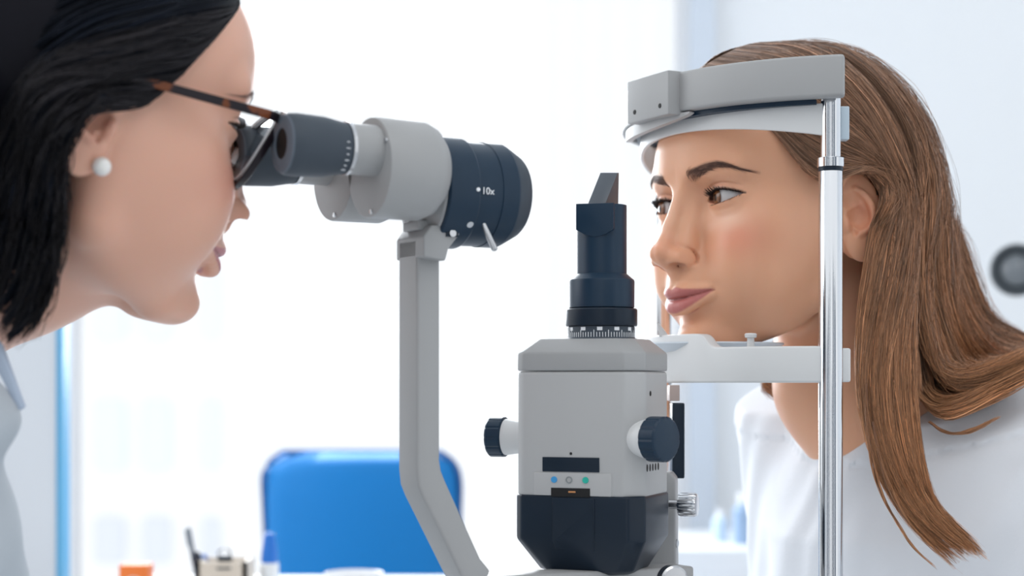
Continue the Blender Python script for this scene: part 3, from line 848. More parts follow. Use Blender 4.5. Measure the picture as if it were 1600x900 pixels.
def collar(bm):
    add_prism(bm, [P(-60, 470, 0.93), P(0, 538, 0.915), P(36, 636, 0.90), P(28, 642, 0.90), P(-10, 570, 0.91), P(-60, 600, 0.92)], (0.001, 0.004, 0.0))
quick('collar', mat('coat_collar', (0.42, 0.50, 0.62), rough=0.8), examiner, collar, bevel=0.0012, smooth=True)
# ---------------- the slit lamp microscope ----------------
grey = mat('grey_enamel', (0.36, 0.365, 0.37), rough=0.42, spec=0.4, bump=(1500, 0.05, 0.0005))
grey_light = mat('light_grey_plastic', (0.44, 0.445, 0.45), rough=0.45, spec=0.4)
white_pl = mat('white_plastic', (0.69, 0.70, 0.705), rough=0.4, spec=0.4)
dark = mat('dark_blue_black_enamel', (0.009, 0.028, 0.055), rough=0.36, spec=0.36)
black = mat('black_plastic', (0.005, 0.014, 0.028), rough=0.34, spec=0.36)
rubber = mat('grey_black_rubber', (0.05, 0.065, 0.085), rough=0.55, spec=0.4)
hole = mat('dark_opening', (0.004, 0.004, 0.005), rough=0.6)
chrome = mat('chrome', (0.66, 0.68, 0.71), rough=0.14, metal=1.0)
steel = mat('steel', (0.55, 0.56, 0.58), rough=0.25, metal=1.0)
paint_w = mat('white_lettering', (0.85, 0.87, 0.9), rough=0.5)
glass_d = mat('coated_lens', (0.01, 0.015, 0.03), rough=0.04, spec=0.8, coat=1.0)

rim_m = mat('pale_rubber_rim', (0.13, 0.16, 0.20), rough=0.6)
TH = math.radians(30.5)
AX = Vector((math.cos(TH), math.sin(TH), 0)); BX = Vector((-math.sin(TH), math.cos(TH), 0)); UP = Vector((0, 0, 1))
MO = P(755, 303, 1.06)
def mp(s, q, z): return MO + AX * (s * .00103) + BX * (q * .001) + UP * (z * .001)
def mf(s, q, z): return frame(mp(s, q, z), AX)
mic = thing('slit_lamp_microscope', 'grey and black binocular examination microscope on a bent grey arm', 'microscope', tuple(mp(60, 0, -160)))
mm = .001
def prof(*p): return [(a * mm, b * mm) for a, b in p]
# eyepieces
for q, sz, s0, seg in ((-34, 16.3, -143, 72), (32, 17.5, -145, 72)):
    F0 = mf(s0, q, sz)
    cup = lathe('eyecup', prof((4, 7.4), (1.4, 8.2), (0, 9.2), (0.0, 14.5), (0.8, 16.2), (3, 17.2), (8, 17.6), (24, 16.9), (33, 15.2), (37, 14.6), (37.5, 14.0)), F0, rubber, mic, seg)
    quick('eyecup_rim', rim_m, cup, lambda bm: add_lathe(bm, prof((1.0, 8.6), (-0.6, 8.6), (-0.7, 9.2), (-0.5, 14.2), (0.3, 15.9), (1.2, 16.4), (1.6, 13.0), (1.0, 8.6)), F0, seg, cap=False))
    def cuphole(bm): add_lathe(bm, prof((0.2, 8.55), (1.0, 8.5), (4.5, 7.6)), F0, 48)
    quick('lens', hole, cup, cuphole)  # flat black plug painted for the shade inside the eyepiece
    if q < 0:
        def ticks(bm):
            for k in range(6):
                a = math.radians(84 + k * 13)
                M = F0 @ Matrix.Rotation(a, 4, 'X') @ T((0.0335, 0, 0.01535))
                add_box(bm, (0.0024 if k % 2 else 0.0015, 0.0004, 0.0006), M)
        quick('scale_mark', paint_w, cup, ticks, smooth=False)
    lathe('locking_ring', prof((37.2, 14.2), (37.4, 15.2), (39.6, 15.2), (39.9, 14.4)), F0, steel, mic, seg)
    lathe('eyepiece_tube', prof((39.5, 14.4), (58, 14.6), (76, 14.6)), F0, grey, mic, seg)
# prism housings
for q, z in ((-27, 8.0), (23, 10.5)):
    F0 = mf(-88, q, z - 0.5)
    def house(bm):
        n = 64; sec = []
        for s, g in ((0, -1.6), (0.5, -0.5), (1.8, 0), (31, 0), (38, -3.0), (43, -8.5)):
            ring = []
            for k in range(n):
                a = 2 * PI * k / n; r = 29.0 + g
                y, zz = r * math.cos(a), r * math.sin(a)
                zz -= 0
                ring.append(F0 @ Vector((s * mm, y * mm, zz * mm)))
            sec.append(ring)
        add_sweep(bm, sec)
    hs = quick('prism_housing', grey, mic, house, sharp=40)
    for ang in (20, 150, 262):
        a = math.radians(ang)
        lathe('screw', prof((-0.8, 1.0), (-0.9, 1.5), (0.6, 1.6)), F0 @ T((0, 26 * mm * math.cos(a), 26 * mm * math.sin(a))), steel, hs, 16)
# body behind the housings
F0 = mf(0, 0, 0)
lathe('collar', prof((-47, 24), (-44, 30.5), (-40, 32.5), (-38.6, 32.7), (-38.4, 31)), mf(0, -3, -1), grey, mic, 80)
drum = lathe('magnification_drum', prof((-40, 24), (-39.5, 32.6), (-38.5, 33.6), (-19.6, 33.6), (-18.6, 33.2), (-18.4, 31.6), (-2.4, 31.4), (-2.2, 31.9), (8.6, 31.9), (9.6, 31.5), (9.6, 24)), mf(-3, -3, -1.2), dark, mic, 96, sharp=20)
lathe('objective_ring', prof((9.4, 24), (9.5, 31.3), (10.6, 31.0), (20.5, 25.6), (22.0, 24.2), (22.4, 22.5), (22.2, 19.6), (18.0, 18.0)), mf(-3, -3, -1.2), rubber, mic, 72)
lathe('objective_lens', prof((18.5, 18.3), (20, 12), (20.6, 0)), mf(-3, -3, -1.2), glass_d, mic, 48)
# engraved marks on the drum: a dot and 10x
def on_drum(px, py, r=31.9):
    """point and outward normal of the drum where the photo pixel looks at it"""
    c = Vector((0, CAMY, CAMZ)); d = (P(px, py, 1.0) - c).normalized()
    A = mp(-3, -3, -1.2); m = (A - c) - AX * (A - c).dot(AX); n = d - AX * d.dot(AX)
    a = n.dot(n); b = -2 * n.dot(m); cc = m.dot(m) - (r * mm) ** 2
    t = (-b - math.sqrt(b * b - 4 * a * cc)) / (2 * a)
    p = c + d * t; q = p - A; nn = (q - AX * q.dot(AX)).normalized()
    return p, nn
def mark_frame(px, py, r=31.9, lift=0.0001):
    p, n = on_drum(px, py, r); M = Matrix.Identity(4); y = n.cross(AX).normalized()
    for i in range(3): M[i][0] = AX[i]; M[i][1] = y[i]; M[i][2] = n[i]; M[i][3] = p[i] + n[i] * lift
    return M
text_mesh('engraving', '10x', 0.0058, mark_frame(762, 299, 31.9, 0.0005), paint_w, drum)
def disc(name, M, r, m, parent, h=0.0007, seg=32):
    return quick(name, m, parent, lambda bm: add_lathe(bm, [(0, r), (h, r * 0.96), (h, 0)], M @ Matrix.Rotation(-PI / 2, 4, 'Y'), seg))
disc('index_dot', mark_frame(747, 296, 33.7, 0.0), 0.0012, paint_w, drum)
disc('slot_screw', mark_frame(734, 350, 33.0, 0.0), 0.0022, steel, drum, 0.0008)
p, n = on_drum(757, 354, 31.9)
dirl = (n * 0.55 - UP * 0.72 + AX * 0.32).normalized()
lathe('lever', prof((-2, 1.75), (14.5, 2.0), (15.6, 1.7), (16.2, 0.8), (16.3, 0)), frame(p, dirl, AX), steel, mic, 24)
# arm: head block, upright, knee, foot
def rect(c, wa, wb, d=None):
    d = d or UP; e = AX
    return None
def arm(bm):
    # path in the plane of AX and UP; cross-section 17 mm along the path normal, 24 mm deep
    hw, hb = 7.6, 12.5
    left = [(-52, -30), (-52, -168), (-51, -177), (-48, -184), (-23, -231), (-14, -246)]
    right = [(-37, -30), (-37, -162), (-36, -168), (-33.5, -174), (-10, -222), (-3, -230)]
    sec = []
    for (ls, lz), (rs, rz) in zip(left, right):
        sec.append([mp(ls, -hb - 3, lz), mp(rs, -hb - 3, rz), mp(rs, hb - 3, rz), mp(ls, hb - 3, lz)])
    add_sweep(bm, sec)
quick('arm', grey, mic, arm, bevel=0.0022, sharp=60)
def foot(bm):
    q = 13
    a = [mp(-12, -8, -234), mp(150, -8, -236), mp(150, -8, -262), mp(-12, -8, -262)]
    add_prism(bm, a, BX * 0.026)
quick('foot_bar', grey, mic, foot, bevel=0.002)
def head_block(bm):
    pts = [(-52, -30), (-47, -23), (-28, -23), (-27, -26), (-36, -37), (-38, -44), (-52, -42)]
    add_prism(bm, [mp(s, -24, z) for s, z in pts], BX * 0.036)
hb_ = quick('head_block', grey, mic, head_block, bevel=0.0012)
box('block_recess', (0.008, 0.0012, 0.0042), T(mp(-34.0, -24.2, -27.6)) @ frame((0, 0, 0), AX), black, hb_)
lathe('clamp_screw', prof((-1.4, 2.0), (-1.4, 2.2), (1, 2.2)), frame(mp(-34, -24.4, -27.6), BX), steel, hb_, 20)
box('mounting_plate', (0.016, 0.020, 0.006), T(mp(-44, -6, -22.5)) @ frame((0, 0, 0), AX), grey, mic, bevel=0.001)
# column and base carrying both arms, below the lamp
lathe('pivot_column', [(0, 0.016), (0.06, 0.016)], frame(mp(150, 0, -312), UP, AX), steel, mic, 48)
def basep(bm): add_prism(bm, [mp(100, -45, -320), mp(190, -45, -320), mp(190, 50, -320), mp(100, 50, -320)], UP * 0.02)
quick('base_plate', grey, mic, basep, bevel=0.003)

# ---------------- the illumination tower ----------------
PH = math.radians(-21)
LX = Vector((math.cos(PH), math.sin(PH), 0)); LY = Vector((-math.sin(PH), math.cos(PH), 0))     # right side shows: front normal is -LY turned to the viewer's left
LO = P(927, 600, 1.122)      # middle of the housing at eye height
def lp(x, y, z): return LO + LX * (x * mm) + LY * (y * mm) + UP * (z * mm)
lamp = thing('slit_lamp_illuminator', 'grey lamp housing with black base, side knobs and a black mirror tower', 'lamp', tuple(lp(0, 10, -130)))
def ring_sec(hx, hy, c, z, y0=0, x0=0, cf=None):
    """octagonal section: half sizes, corner cut"""
    cf = c if cf is None else cf
    pts = [(-hx, -hy + c), (-hx + c, -hy), (hx - cf, -hy), (hx, -hy + cf), (hx, hy - c), (hx - c, hy), (-hx + c, hy), (-hx, hy - c)]
    return [lp(x + x0, y + y0, z) for x, y in pts]
def zpx(py, D=1.10): return (600 - py) / FPX * D * 1000
def housing(bm):
    add_sweep(bm, [ring_sec(42, 33, 5, -72, cf=11), ring_sec(42, 33, 5, zpx(580), cf=11)])
def lid(bm):
    add_sweep(bm, [ring_sec(42, 33, 5, zpx(579.5), cf=11), ring_sec(42, 33, 5, zpx(551), cf=11), ring_sec(33, 24, 5, zpx(530), cf=9), ring_sec(32, 23, 5, zpx(529), cf=9)])
hsg = quick('housing', grey_light, lamp, housing, bevel=0.0025, bseg=4, sharp=60)
quick('housing_lid', grey, lamp, lid, bevel=0.0012, bseg=3, sharp=50)
def tray(bm):
    add_sweep(bm, [ring_sec(41, 32, 5, -95, cf=9), ring_sec(42.6, 33.6, 5, -93, cf=9), ring_sec(42.6, 33.6, 5, -71, cf=9), ring_sec(42.6, 33.6, 5, -70.5, cf=9)])
def tray2(bm):
    add_sweep(bm, [ring_sec(27, 20, 8, -121.5, cf=9, x0=1), ring_sec(31, 25, 7, -119, cf=9, x0=1), ring_sec(42.6, 33.6, 5, -99, cf=9), ring_sec(42.6, 33.6, 5, -70.5, cf=9)])
ty = quick('lower_cover', black, lamp, tray2, bevel=0.0016, bseg=3, sharp=40)
def ribs(bm):
    add_prism(bm, [lp(-16, -33, -72), lp(12, -33, -72), lp(12, -33, -99), lp(8, -22, -120), lp(-12, -22, -120), lp(-16, -33, -99)], LY * -0.0016)
quick('cover_panel', black, ty, ribs, bevel=0.0012)
# front details (front face at y = -33)
def fbox(name, x, z, w, h, d, m, par, bev=0.0): return box(name, (w * mm, d * mm, h * mm), T(lp(x, -33.0, z)) @ frame((0, 0, 0), LX), m, par, bevel=bev)
fbox('slot', -4.0, -51.0, 38, 9.2, 1.2, black, hsg, 0.0003)
pnl = fbox('filter_panel', -3.0, -63.5, 52, 14.5, 1.2, grey_light, hsg, 0.0005)
fbox('filter_window', -4.0, -68.6, 26, 5.6, 1.8, hole, hsg)
fbox('painted_glint', -3, -68.2, 5, 1.2, 2.2, mat('amber_glint', (0.55, 0.25, 0.10), rough=0.15), hsg, 0.0004)  # amber block painted in as a glint within the dark window
blue_d = mat('blue_mark', (0.05, 0.30, 0.62), rough=0.4); green_d = mat('green_mark', (0.02, 0.42, 0.33), rough=0.4)
FN = frame((0, 0, 0), -LY, UP)
for x, m in ((-15.0, blue_d), (6.0, green_d)):
    quick('filter_mark', m, pnl, lambda bm: add_lathe(bm, prof((0, 2.1), (1.0, 2.0), (1.0, 0)), T(lp(x, -33.2, -60.6)) @ FN, 32))
def ringm(bm):
    add_lathe(bm, prof((0, 1.5), (0.9, 1.5), (0.9, 2.2), (0, 2.2), (0, 1.5)), T(lp(-5, -33.2, -60.6)) @ FN, 32, cap=False)
quick('filter_mark', mat('grey_mark', (0.25, 0.27, 0.28), rough=0.4), pnl, ringm)
quick('pin_hole', hole, hsg, lambda bm: add_lathe(bm, prof((0, 0.9), (0.3, 0.8), (0.3, 0)), T(lp(-4, -33, -44)) @ FN, 16))
RN = frame((0, 0, 0), LX, UP)
quick('screw_hole', hole, hsg, lambda bm: add_lathe(bm, prof((0, 1.7), (0.3, 1.6), (0.3, 0)), T(lp(42.0, -12, -6)) @ RN, 20))
def vents(bm):
    for k in range(5): add_lathe(bm, prof((0, 1.25), (0.3, 1.2), (0.3, 0)), T(lp(42.0, -19 + 6.2 * k, -53)) @ RN @ Matrix.Diagonal((1, 1, 1.9, 1)), 16)
quick('vent', hole, hsg, vents)
def seam(bm): add_box(bm, (0.0846, 0.0666, 0.0005), T(lp(0, 0, zpx(579.8))) @ frame((0, 0, 0), LX))
# knobs
def knob(base, direction, rb, rc, cone_len, cap_len, nm):
    M = frame(base, direction, UP)
    k = lathe(nm, prof((-6, rb), (0, rb), (cone_len * .5, rb * 0.93), (cone_len, rc * 1.0)), M, white_pl, lamp, 48)
    def cap(bm):
        n = 72; sec = []
        for s, r in ((cone_len, rc * .9), (cone_len + .2, rc * 1.04), (cone_len + 1, rc * 1.1), (cone_len + cap_len - 1.6, rc * 1.1), (cone_len + cap_len - .5, rc * 1.02), (cone_len + cap_len, rc * .9)):
            sec.append([M @ Vector((s * mm, (r - (0.45 if j % 6 == 0 else 0)) * mm * math.cos(2 * PI * j / n), (r - (0.45 if j % 6 == 0 else 0)) * mm * math.sin(2 * PI * j / n))) for j in range(n)])
        add_sweep(bm, sec)
    quick('knob_cap', dark, k, cap, sharp=25)
knob(lp(-42, -2, -35), -LX, 11.5, 12.0, 18, 11.5, 'knob')
knob(lp(33, -19, -34.5), (LX * 0.93 - LY * 0.37).normalized(), 12.5, 13.0, 14, 13, 'knob')
# black tower with scale ring and mirror
TC = (5.6, 0)
TM = frame(lp(TC[0], TC[1], 0), UP, LX)
def zt(py): return zpx(py, 1.122)
sr = lathe('scale_ring', prof((zt(531), 22.6), (zt(527), 21.4), (zt(511), 21.4), (zt(509), 20)), TM, rubber, lamp, 96)
def scale(bm):
    for k in range(72):
        a = 2 * PI * k / 72
        add_box(bm, (0.003 if k % 5 else 0.0045, 0.0004, 0.0004), TM @ Matrix.Rotation(a, 4, 'X') @ T((zt(524) * mm + (0 if k % 5 else 0.0007), 0, 0.0214)))
    for k in range(12):
        a = 2 * PI * (k + .5) / 12
        add_box(bm, (0.0022, 0.0034, 0.0004), TM @ Matrix.Rotation(a, 4, 'X') @ T((zt(515) * mm, 0, 0.0214)))
quick('scale_mark', paint_w, sr, scale, smooth=False)
lathe('focus_ring', prof((zt(510), 20), (zt(510), 22.8), (zt(508), 23.2), (zt(485), 23.2), (zt(483), 22.6), (zt(482), 20)), TM, black, lamp, 96)
lathe('barrel', prof((zt(482.5), 20), (zt(481), 21.2), (zt(441), 21.4), (zt(438), 21.0), (zt(429), 16.6), (zt(428), 15)), TM, dark, lamp, 96, sharp=20)
def tower(bm):
    n = 48
    sec = []
    for py in (429, 375, 322):
        sec.append([TM @ Vector((zt(py) * mm, 16.3 * mm * math.cos(2 * PI * k / n), 16.3 * mm * math.sin(2 * PI * k / n))) for k in range(n)])
    add_sweep(bm, sec)
tw = quick('mirror_tower', dark, lamp, tower, sharp=30)
CD = Vector((-0.30, -0.95, 0)).normalized(); CR = CD.cross(UP) * -1
def facet(bm):
    c = lp(TC[0], TC[1], 0) + CD * 0.0125
    pts = []
    for x, py in ((-12.2, 322), (12.6, 322), (12.6, 362), (7, 370), (0, 374), (-7, 370), (-12.2, 362)):
        pts.append(c + CR * (x * mm) * -1 + UP * (zt(py) * mm))
    add_prism(bm, pts, CD * 0.0042)
quick('tower_facet', dark, tw, facet, bevel=0.0004)
def mirror(bm):
    D = 1.118
    f = [P(917, 322.5, D - .004), P(944, 322.5, D - .008), P(965, 270, D + .004), P(938, 270, D + .008)]
    b = [P(950, 322.5, D + .014), P(966, 322.5, D + .010), P(967, 270, D + .008), P(941, 269.5, D + .012)]
    vs = [bm.verts.new(p) for p in f + b]
    for q in ((0, 1, 2, 3), (7, 6, 5, 4), (0, 4, 5, 1), (1, 5, 6, 2), (2, 6, 7, 3), (3, 7, 4, 0)): bm.faces.new([vs[i] for i in q])
quick('mirror', mat('mirror_back', (0.075, 0.09, 0.11), rough=0.3, spec=0.6), lamp, mirror, bevel=0.0002)
# bracket, post and clamp knobs behind
box('dark_rail', (0.0085, 0.02, 0.052), T(P(1058, 688, 1.20)), black, lamp, bevel=0.001)
box('rail_holder', (0.007, 0.02, 0.011), T(P(1052, 614, 1.20)), mat('brown_grey_metal', (0.45, 0.36, 0.33), rough=0.4), lamp, bevel=0.0005)
def bracket(bm):
    add_prism(bm, [P(1000, 738, 1.16), P(1047, 738, 1.16), P(1055, 748, 1.16), P(1056, 905, 1.16), P(980, 905, 1.16), P(985, 880, 1.16)], (0.004, 0.022, 0))
quick('bracket', grey, lamp, bracket, bevel=0.0015)
KM = frame(P(1046, 788, 1.15), Vector((0.94, -0.30, 0.0)), UP)
kn = lathe('clamp_stem', prof((0, 3.0), (7, 3.0), (7.2, 5)), KM, steel, lamp, 24)
def knurl(bm):
    n = 80; sec = []
    for s, r in ((6, 6.0), (6.6, 7.4), (8, 7.9), (17, 7.9), (18.6, 7.3), (19, 6.2)):
        sec.append([KM @ Vector((s * mm, (r - (0.4 if j % 4 == 0 and 7.5 < r else 0)) * mm * math.cos(2 * PI * j / n), (r - (0.4 if j % 4 == 0 and 7.5 < r else 0)) * mm * math.sin(2 * PI * j / n))) for j in range(n)])
    add_sweep(bm, sec)
quick('clamp_knob', chrome, kn, knurl, sharp=20)
lathe('bracket_screw', prof((0, 3.0), (1.8, 2.8), (2.0, 0)), frame(P(1055, 849, 1.165), (0.9, -0.4, 0)), steel, lamp, 24)
lathe('tilt_knob', prof((0, 8.5), (1.5, 9.3), (8, 9.3), (9, 8.0), (9.2, 0)), frame(P(1045, 905, 1.085), (0.35, -0.93, 0.0)), steel, lamp, 48)

# ---------------- the headrest ----------------
hr = thing('headrest', 'chin and forehead rest with two chrome posts in front of the patient', 'headrest', (0.161, 0.09, 0.8966))
NP = Vector((0.2093, -0.015, CAMZ)); FP = Vector((0.1165, 0.197, CAMZ))
def post(p, upper_px):
    M = frame((p.x, p.y, 0), UP, (1, 0, 0))
    z = lambda v: CAMZ + v
    k = upper_px
    po = lathe('post', [(0.8966, 0.0079), (z(.1395) , 0.0079), (z(.1400), 0.0076)], M, chrome, hr, 64)
    lathe('black_ring', [(z(.1396), 0.0081), (z(.1424), 0.0081)], M, black, po, 64)
    lathe('post_collar', [(z(.1422), 0.0080), (z(.1424), 0.0088), (z(.1482), 0.0088), (z(.1486), 0.0082)], M, chrome, po, 64)
    lathe('upper_post', [(z(.1484), 0.0066), (z(.19), 0.0066)], M, chrome, po, 64)
post(NP, 0); post(FP, 0)
Mid = (NP + FP) / 2; ch = (NP - FP); half = ch.length / 2; e1 = ch.normalized(); e2 = Vector((-e1.y, e1.x, 0)); 
if e2.x > 0: e2 = -e2
def arc(sag, t, ext=0.0, off=0.0):
    """t from 0 (near post) to 1 (far post); returns point and outward normal in plan"""
    h = half + ext; R = (h * h + sag * sag) / (2 * sag); a0 = math.asin(min(1, h / R)) if sag <= h else PI - math.asin(h / R)
    a = a0 * (1 - 2 * t); n = e1 * math.sin(a) + e2 * math.cos(a)
    c = Mid + e2 * (sag - R)
    return c + n * (R + off), n
def band(bm, sag, z0, z1, th, n=48, ta=0.0, tb=1.0, ext=0.0, off=0.0):
    sec = []
    for i in range(n + 1):
        t = ta + (tb - ta) * i / n; p, nn = arc(sag, t, ext, off)
        a, b = (z0(t), z1(t)) if callable(z0) else (z0, z1)
        sec.append([p + nn * th / 2 + UP * a, p + nn * th / 2 + UP * b, p - nn * th / 2 + UP * b, p - nn * th / 2 + UP * a])
    add_sweep(bm, sec)
ZB = 0.1860
hbnd = quick('headband', grey, hr, lambda bm: band(bm, 0.068, ZB, 0.2132, 0.012, ext=0.016), bevel=0.0022, sharp=50)
p, nn = arc(0.068, 0.46); 
bk = frame(p + nn * 0.0065 + UP * 0.1985, nn, UP)
blk = box('front_block', (0.014, 0.052, 0.0300), bk @ T((0, 0, 0)), grey, hr, bevel=0.0008)
for y in (-0.016, 0.016):
    quick('screw_hole', hole, blk, lambda bm: add_lathe(bm, [(0, 0.0017), (0.0004, 0.0016), (0.0004, 0)], bk @ T((0.007, y, -0.008)), 20))
quick('rail_groove', dark, hr, lambda bm: band(bm, 0.0635, 0.1830, 0.1862, 0.007, ta=0.04, tb=0.96, ext=0.004))
quick('lower_rim', grey_light, hr, lambda bm: band(bm, 0.072, lambda t: 0.1845 - 0.0075 * math.sin(PI * (t - .34) / .5) ** .6, lambda t: 0.1850, 0.005, ta=0.341, tb=0.839))
def zlo(t): return 0.1615 + 0.013 * math.sin(PI * min(1, t / 0.95)) ** 0.9
fr_ = quick('forehead_rest', white_pl, hr, lambda bm: band(bm, 0.058, zlo, lambda t: 0.1840, 0.0030, ext=0.004), bevel=0.0008, sharp=50)
box('rest_clip', (0.006, 0.010, 0.022), T(NP + Vector((0.010, 0.008, 0.172))), mat('pale_blue_plastic', (0.5, 0.6, 0.68), rough=0.4), hr, bevel=0.0008)
# chin rest: bowed bar between the posts, raised lip at the front, dish for the chin
def ztop(t):
    k = 1 / (1 + math.exp(-(t - 0.325) * 130)) * (1 / (1 + math.exp((t - 0.75) * 130)))
    return 0.0250 + 0.0095 * k
quick('chinrest_bar', white_pl, hr, lambda bm: band(bm, 0.062, lambda t: 0.0008, ztop, 0.011, n=160, ext=0.004, off=-0.004), bevel=0.0018, sharp=50)
box('bar_clamp', (0.018, 0.014, 0.0225), T(NP + Vector((0.0055, 0.013, 0.0125))), white_pl, hr, bevel=0.0015)
box('bar_clamp', (0.020, 0.022, 0.0225), T(FP - e2 * 0.0135 + Vector((0, 0, 0.0125))) @ frame((0, 0, 0), -e2), white_pl, hr, bevel=0.0015)
cc = Mid + e2 * 0.022
def dish(bm):
    M = frame(cc + UP * 0.0190, UP, e1)
    add_lathe(bm, [(0.000, 0.012), (0.0005, 0.030), (0.004, 0.045), (0.0092, 0.052), (0.0102, 0.0515), (0.005, 0.043), (0.0018, 0.029), (0.0015, 0)], M @ Matrix.Diagonal((1, 1, 0.92, 1)), 64)
quick('chin_dish', mat('pale_paper_dish', (0.62, 0.68, 0.74), rough=0.35), hr, dish)
pegp = P(1173, 541, 1.172)
lathe('paper_peg', prof((-6, 3.0), (0, 2.6), (5.5, 2.4), (6.0, 3.9), (8.0, 4.2), (8.8, 3.4), (9.0, 0)), frame(pegp, UP, (1, 0, 0)), white_pl, hr, 32)
def tissue(bm):
    a = P(1034, 520, 1.215)
    add_prism(bm, [P(1026, 503, 1.215), P(1032, 508, 1.215), P(1044, 524, 1.215), P(1030, 526, 1.215)], (0.0006, 0.003, 0))
quick('paper_corner', white_pl, hr, tissue)

# ---------------- spectacles and earring ----------------
tort = mat('tortoiseshell', (0.03, 0.012, 0.01), rough=0.25, spec=0.3, coat=0.0)
nt = tort.node_tree; b = nt.nodes['Principled BSDF']
tc = nt.nodes.new('ShaderNodeTexCoord'); nz = nt.nodes.new('ShaderNodeTexNoise'); nz.inputs['Scale'].default_value = 75; nz.inputs['Detail'].default_value = 1
cr = nt.nodes.new('ShaderNodeValToRGB'); cr.color_ramp.elements[0].position = 0.58; cr.color_ramp.elements[0].color = (0.012, 0.008, 0.012, 1)
cr.color_ramp.elements[1].position = 0.66; cr.color_ramp.elements[1].color = (0.16, 0.045, 0.015, 1)
nt.links.new(tc.outputs['Object'], nz.inputs['Vector']); nt.links.new(nz.outputs['Fac'], cr.inputs['Fac']); nt.links.new(cr.outputs['Color'], b.inputs['Base Color'])
lens_m = mat('spectacle_lens', (0.98, 0.99, 1.0), rough=0.0, trans=1.0, ior=1.12, spec=0.6)
gl = thing('eyeglasses', 'tortoiseshell glasses worn by the examiner at the eyepiece', 'glasses', tuple(DP(96, 0, 12)))
silver_in = mat('pale_inner_rim', (0.86, 0.87, 0.9), rough=0.25)
def rim_pts(side, n=48, k=1.0):
    out = []
    for i in range(n):
        a = 2 * PI * i / n
        y = 32.5 + 24.5 * k * math.copysign(abs(math.cos(a)) ** 0.82, math.cos(a)); z = 8 + 20.5 * k * math.copysign(abs(math.sin(a)) ** 0.85, math.sin(a)) * (1.0 if math.sin(a) > 0 else 1.08)
        x = 96.0 - 0.0032 * (y - 10) ** 2 + 0.36 * (z - 8)
        out.append((x, y * side, z))
    return out
def frame_front(bm):
    for side in (1, -1):
        o_, i_ = rim_pts(side, k=1.15), rim_pts(side, k=0.98)
        sec = [[DP(o[0] - 2.2, o[1], o[2]), DP(o[0] + 2.2, o[1], o[2]), DP(i[0] + 2.2, i[1], i[2]), DP(i[0] - 2.2, i[1], i[2])] for o, i in zip(o_, i_)]
        rows = [[bm.verts.new(v) for v in s_] for s_ in sec]
        for a, b_ in zip(rows, rows[1:] + rows[:1]):
            for k in range(4): bm.faces.new((a[k], a[(k + 1) % 4], b_[(k + 1) % 4], b_[k]))
    pts = catmull([DP(98.5, 8, 14), DP(100.5, 0, 16.5), DP(98.5, -8, 14)], 10)
    V, Fq = tubes(pts[None], 0.0022, 8)
    vs = [bm.verts.new(v.tolist()) for v in V]
    for f in Fq: bm.faces.new([vs[i] for i in f])
quick('rim', tort, gl, frame_front, bevel=0.0006, sharp=50)
for side in (1, -1):
    def temple(bm):
        path = [(92, 58, 22), (90, 64, 22.5), (82, 68, 22.5), (60, 73, 21), (20, 77, 19), (-5, 80, 17), (-22, 82, 6), (-32, 82, -8)]
        C = catmull([(x, y * side, z) for x, y, z in path], 30); sec = []
        for i, c_ in enumerate(C):
            h = 2.5 - 0.6 * i / 29
            sec.append([DP(c_[0], c_[1] - 1.1, c_[2] - h), DP(c_[0], c_[1] + 1.1, c_[2] - h), DP(c_[0], c_[1] + 1.1, c_[2] + h), DP(c_[0], c_[1] - 1.1, c_[2] + h)])
        add_sweep(bm, sec)
    quick('temple', tort, gl, temple, bevel=0.0004, sharp=50)
    def lens(bm):
        R_ = [rim_pts(side, k=k) for k in (0.985, 0.66, 0.33)]
        f = [[bm.verts.new(DP(x + 0.8, y, z)) for x, y, z in r_] for r_ in R_]; g = [[bm.verts.new(DP(x - 0.8, y, z)) for x, y, z in r_] for r_ in R_]
        n = 48
        for r0_, r1_ in ((f[0], f[1]), (f[1], f[2]), (g[0], g[1]), (g[1], g[2]), (f[0], g[0])):
            for k in range(n): bm.faces.new((r0_[k], r0_[(k + 1) % n], r1_[(k + 1) % n], r1_[k]))
        bm.faces.new(f[2]); bm.faces.new(g[2])
    quick('lens', lens_m, gl, lens)
    def inner(bm):
        o_, i_ = rim_pts(side, k=0.985), rim_pts(side, k=0.93)
        sec = [[DP(o[0] - 3.4, o[1], o[2]), DP(o[0] - 1.0, o[1], o[2]), DP(i[0] - 1.0, i[1], i[2]), DP(i[0] - 3.4, i[1], i[2])] for o, i in zip(o_, i_)]
        rows = [[bm.verts.new(v) for v in s_] for s_ in sec]
        for a, b_ in zip(rows, rows[1:] + rows[:1]):
            for k in range(4): bm.faces.new((a[k], a[(k + 1) % 4], b_[(k + 1) % 4], b_[k]))
    quick('inner_rim', silver_in, gl, inner)
    def pad(bm):
        V, Fq = tubes(catmull([DP(95, side * 12.5, 9), DP(93, side * 12, 3), DP(91, side * 13.5, -2)], 8)[None], 0.0022, 8)
        vs = [bm.verts.new(v.tolist()) for v in V]
        for q_ in Fq: bm.faces.new([vs[i] for i in q_])
    quick('nose_pad', silver_in, gl, pad)
pe = lathe('pearl_earring', [(s * 0.0050, 0.0050 * math.sqrt(max(0, 1 - s * s))) for s in np.cos(np.linspace(PI, 0, 25))], T(on_surface(DM, DFN, 152, 257, 3.5)), mat('pearl', (0.86, 0.84, 0.82), rough=0.15, coat=0.6, sss=0.1), None, 48)
tag(pe, "round white pearl stud on the examiner's ear lobe", 'earring')
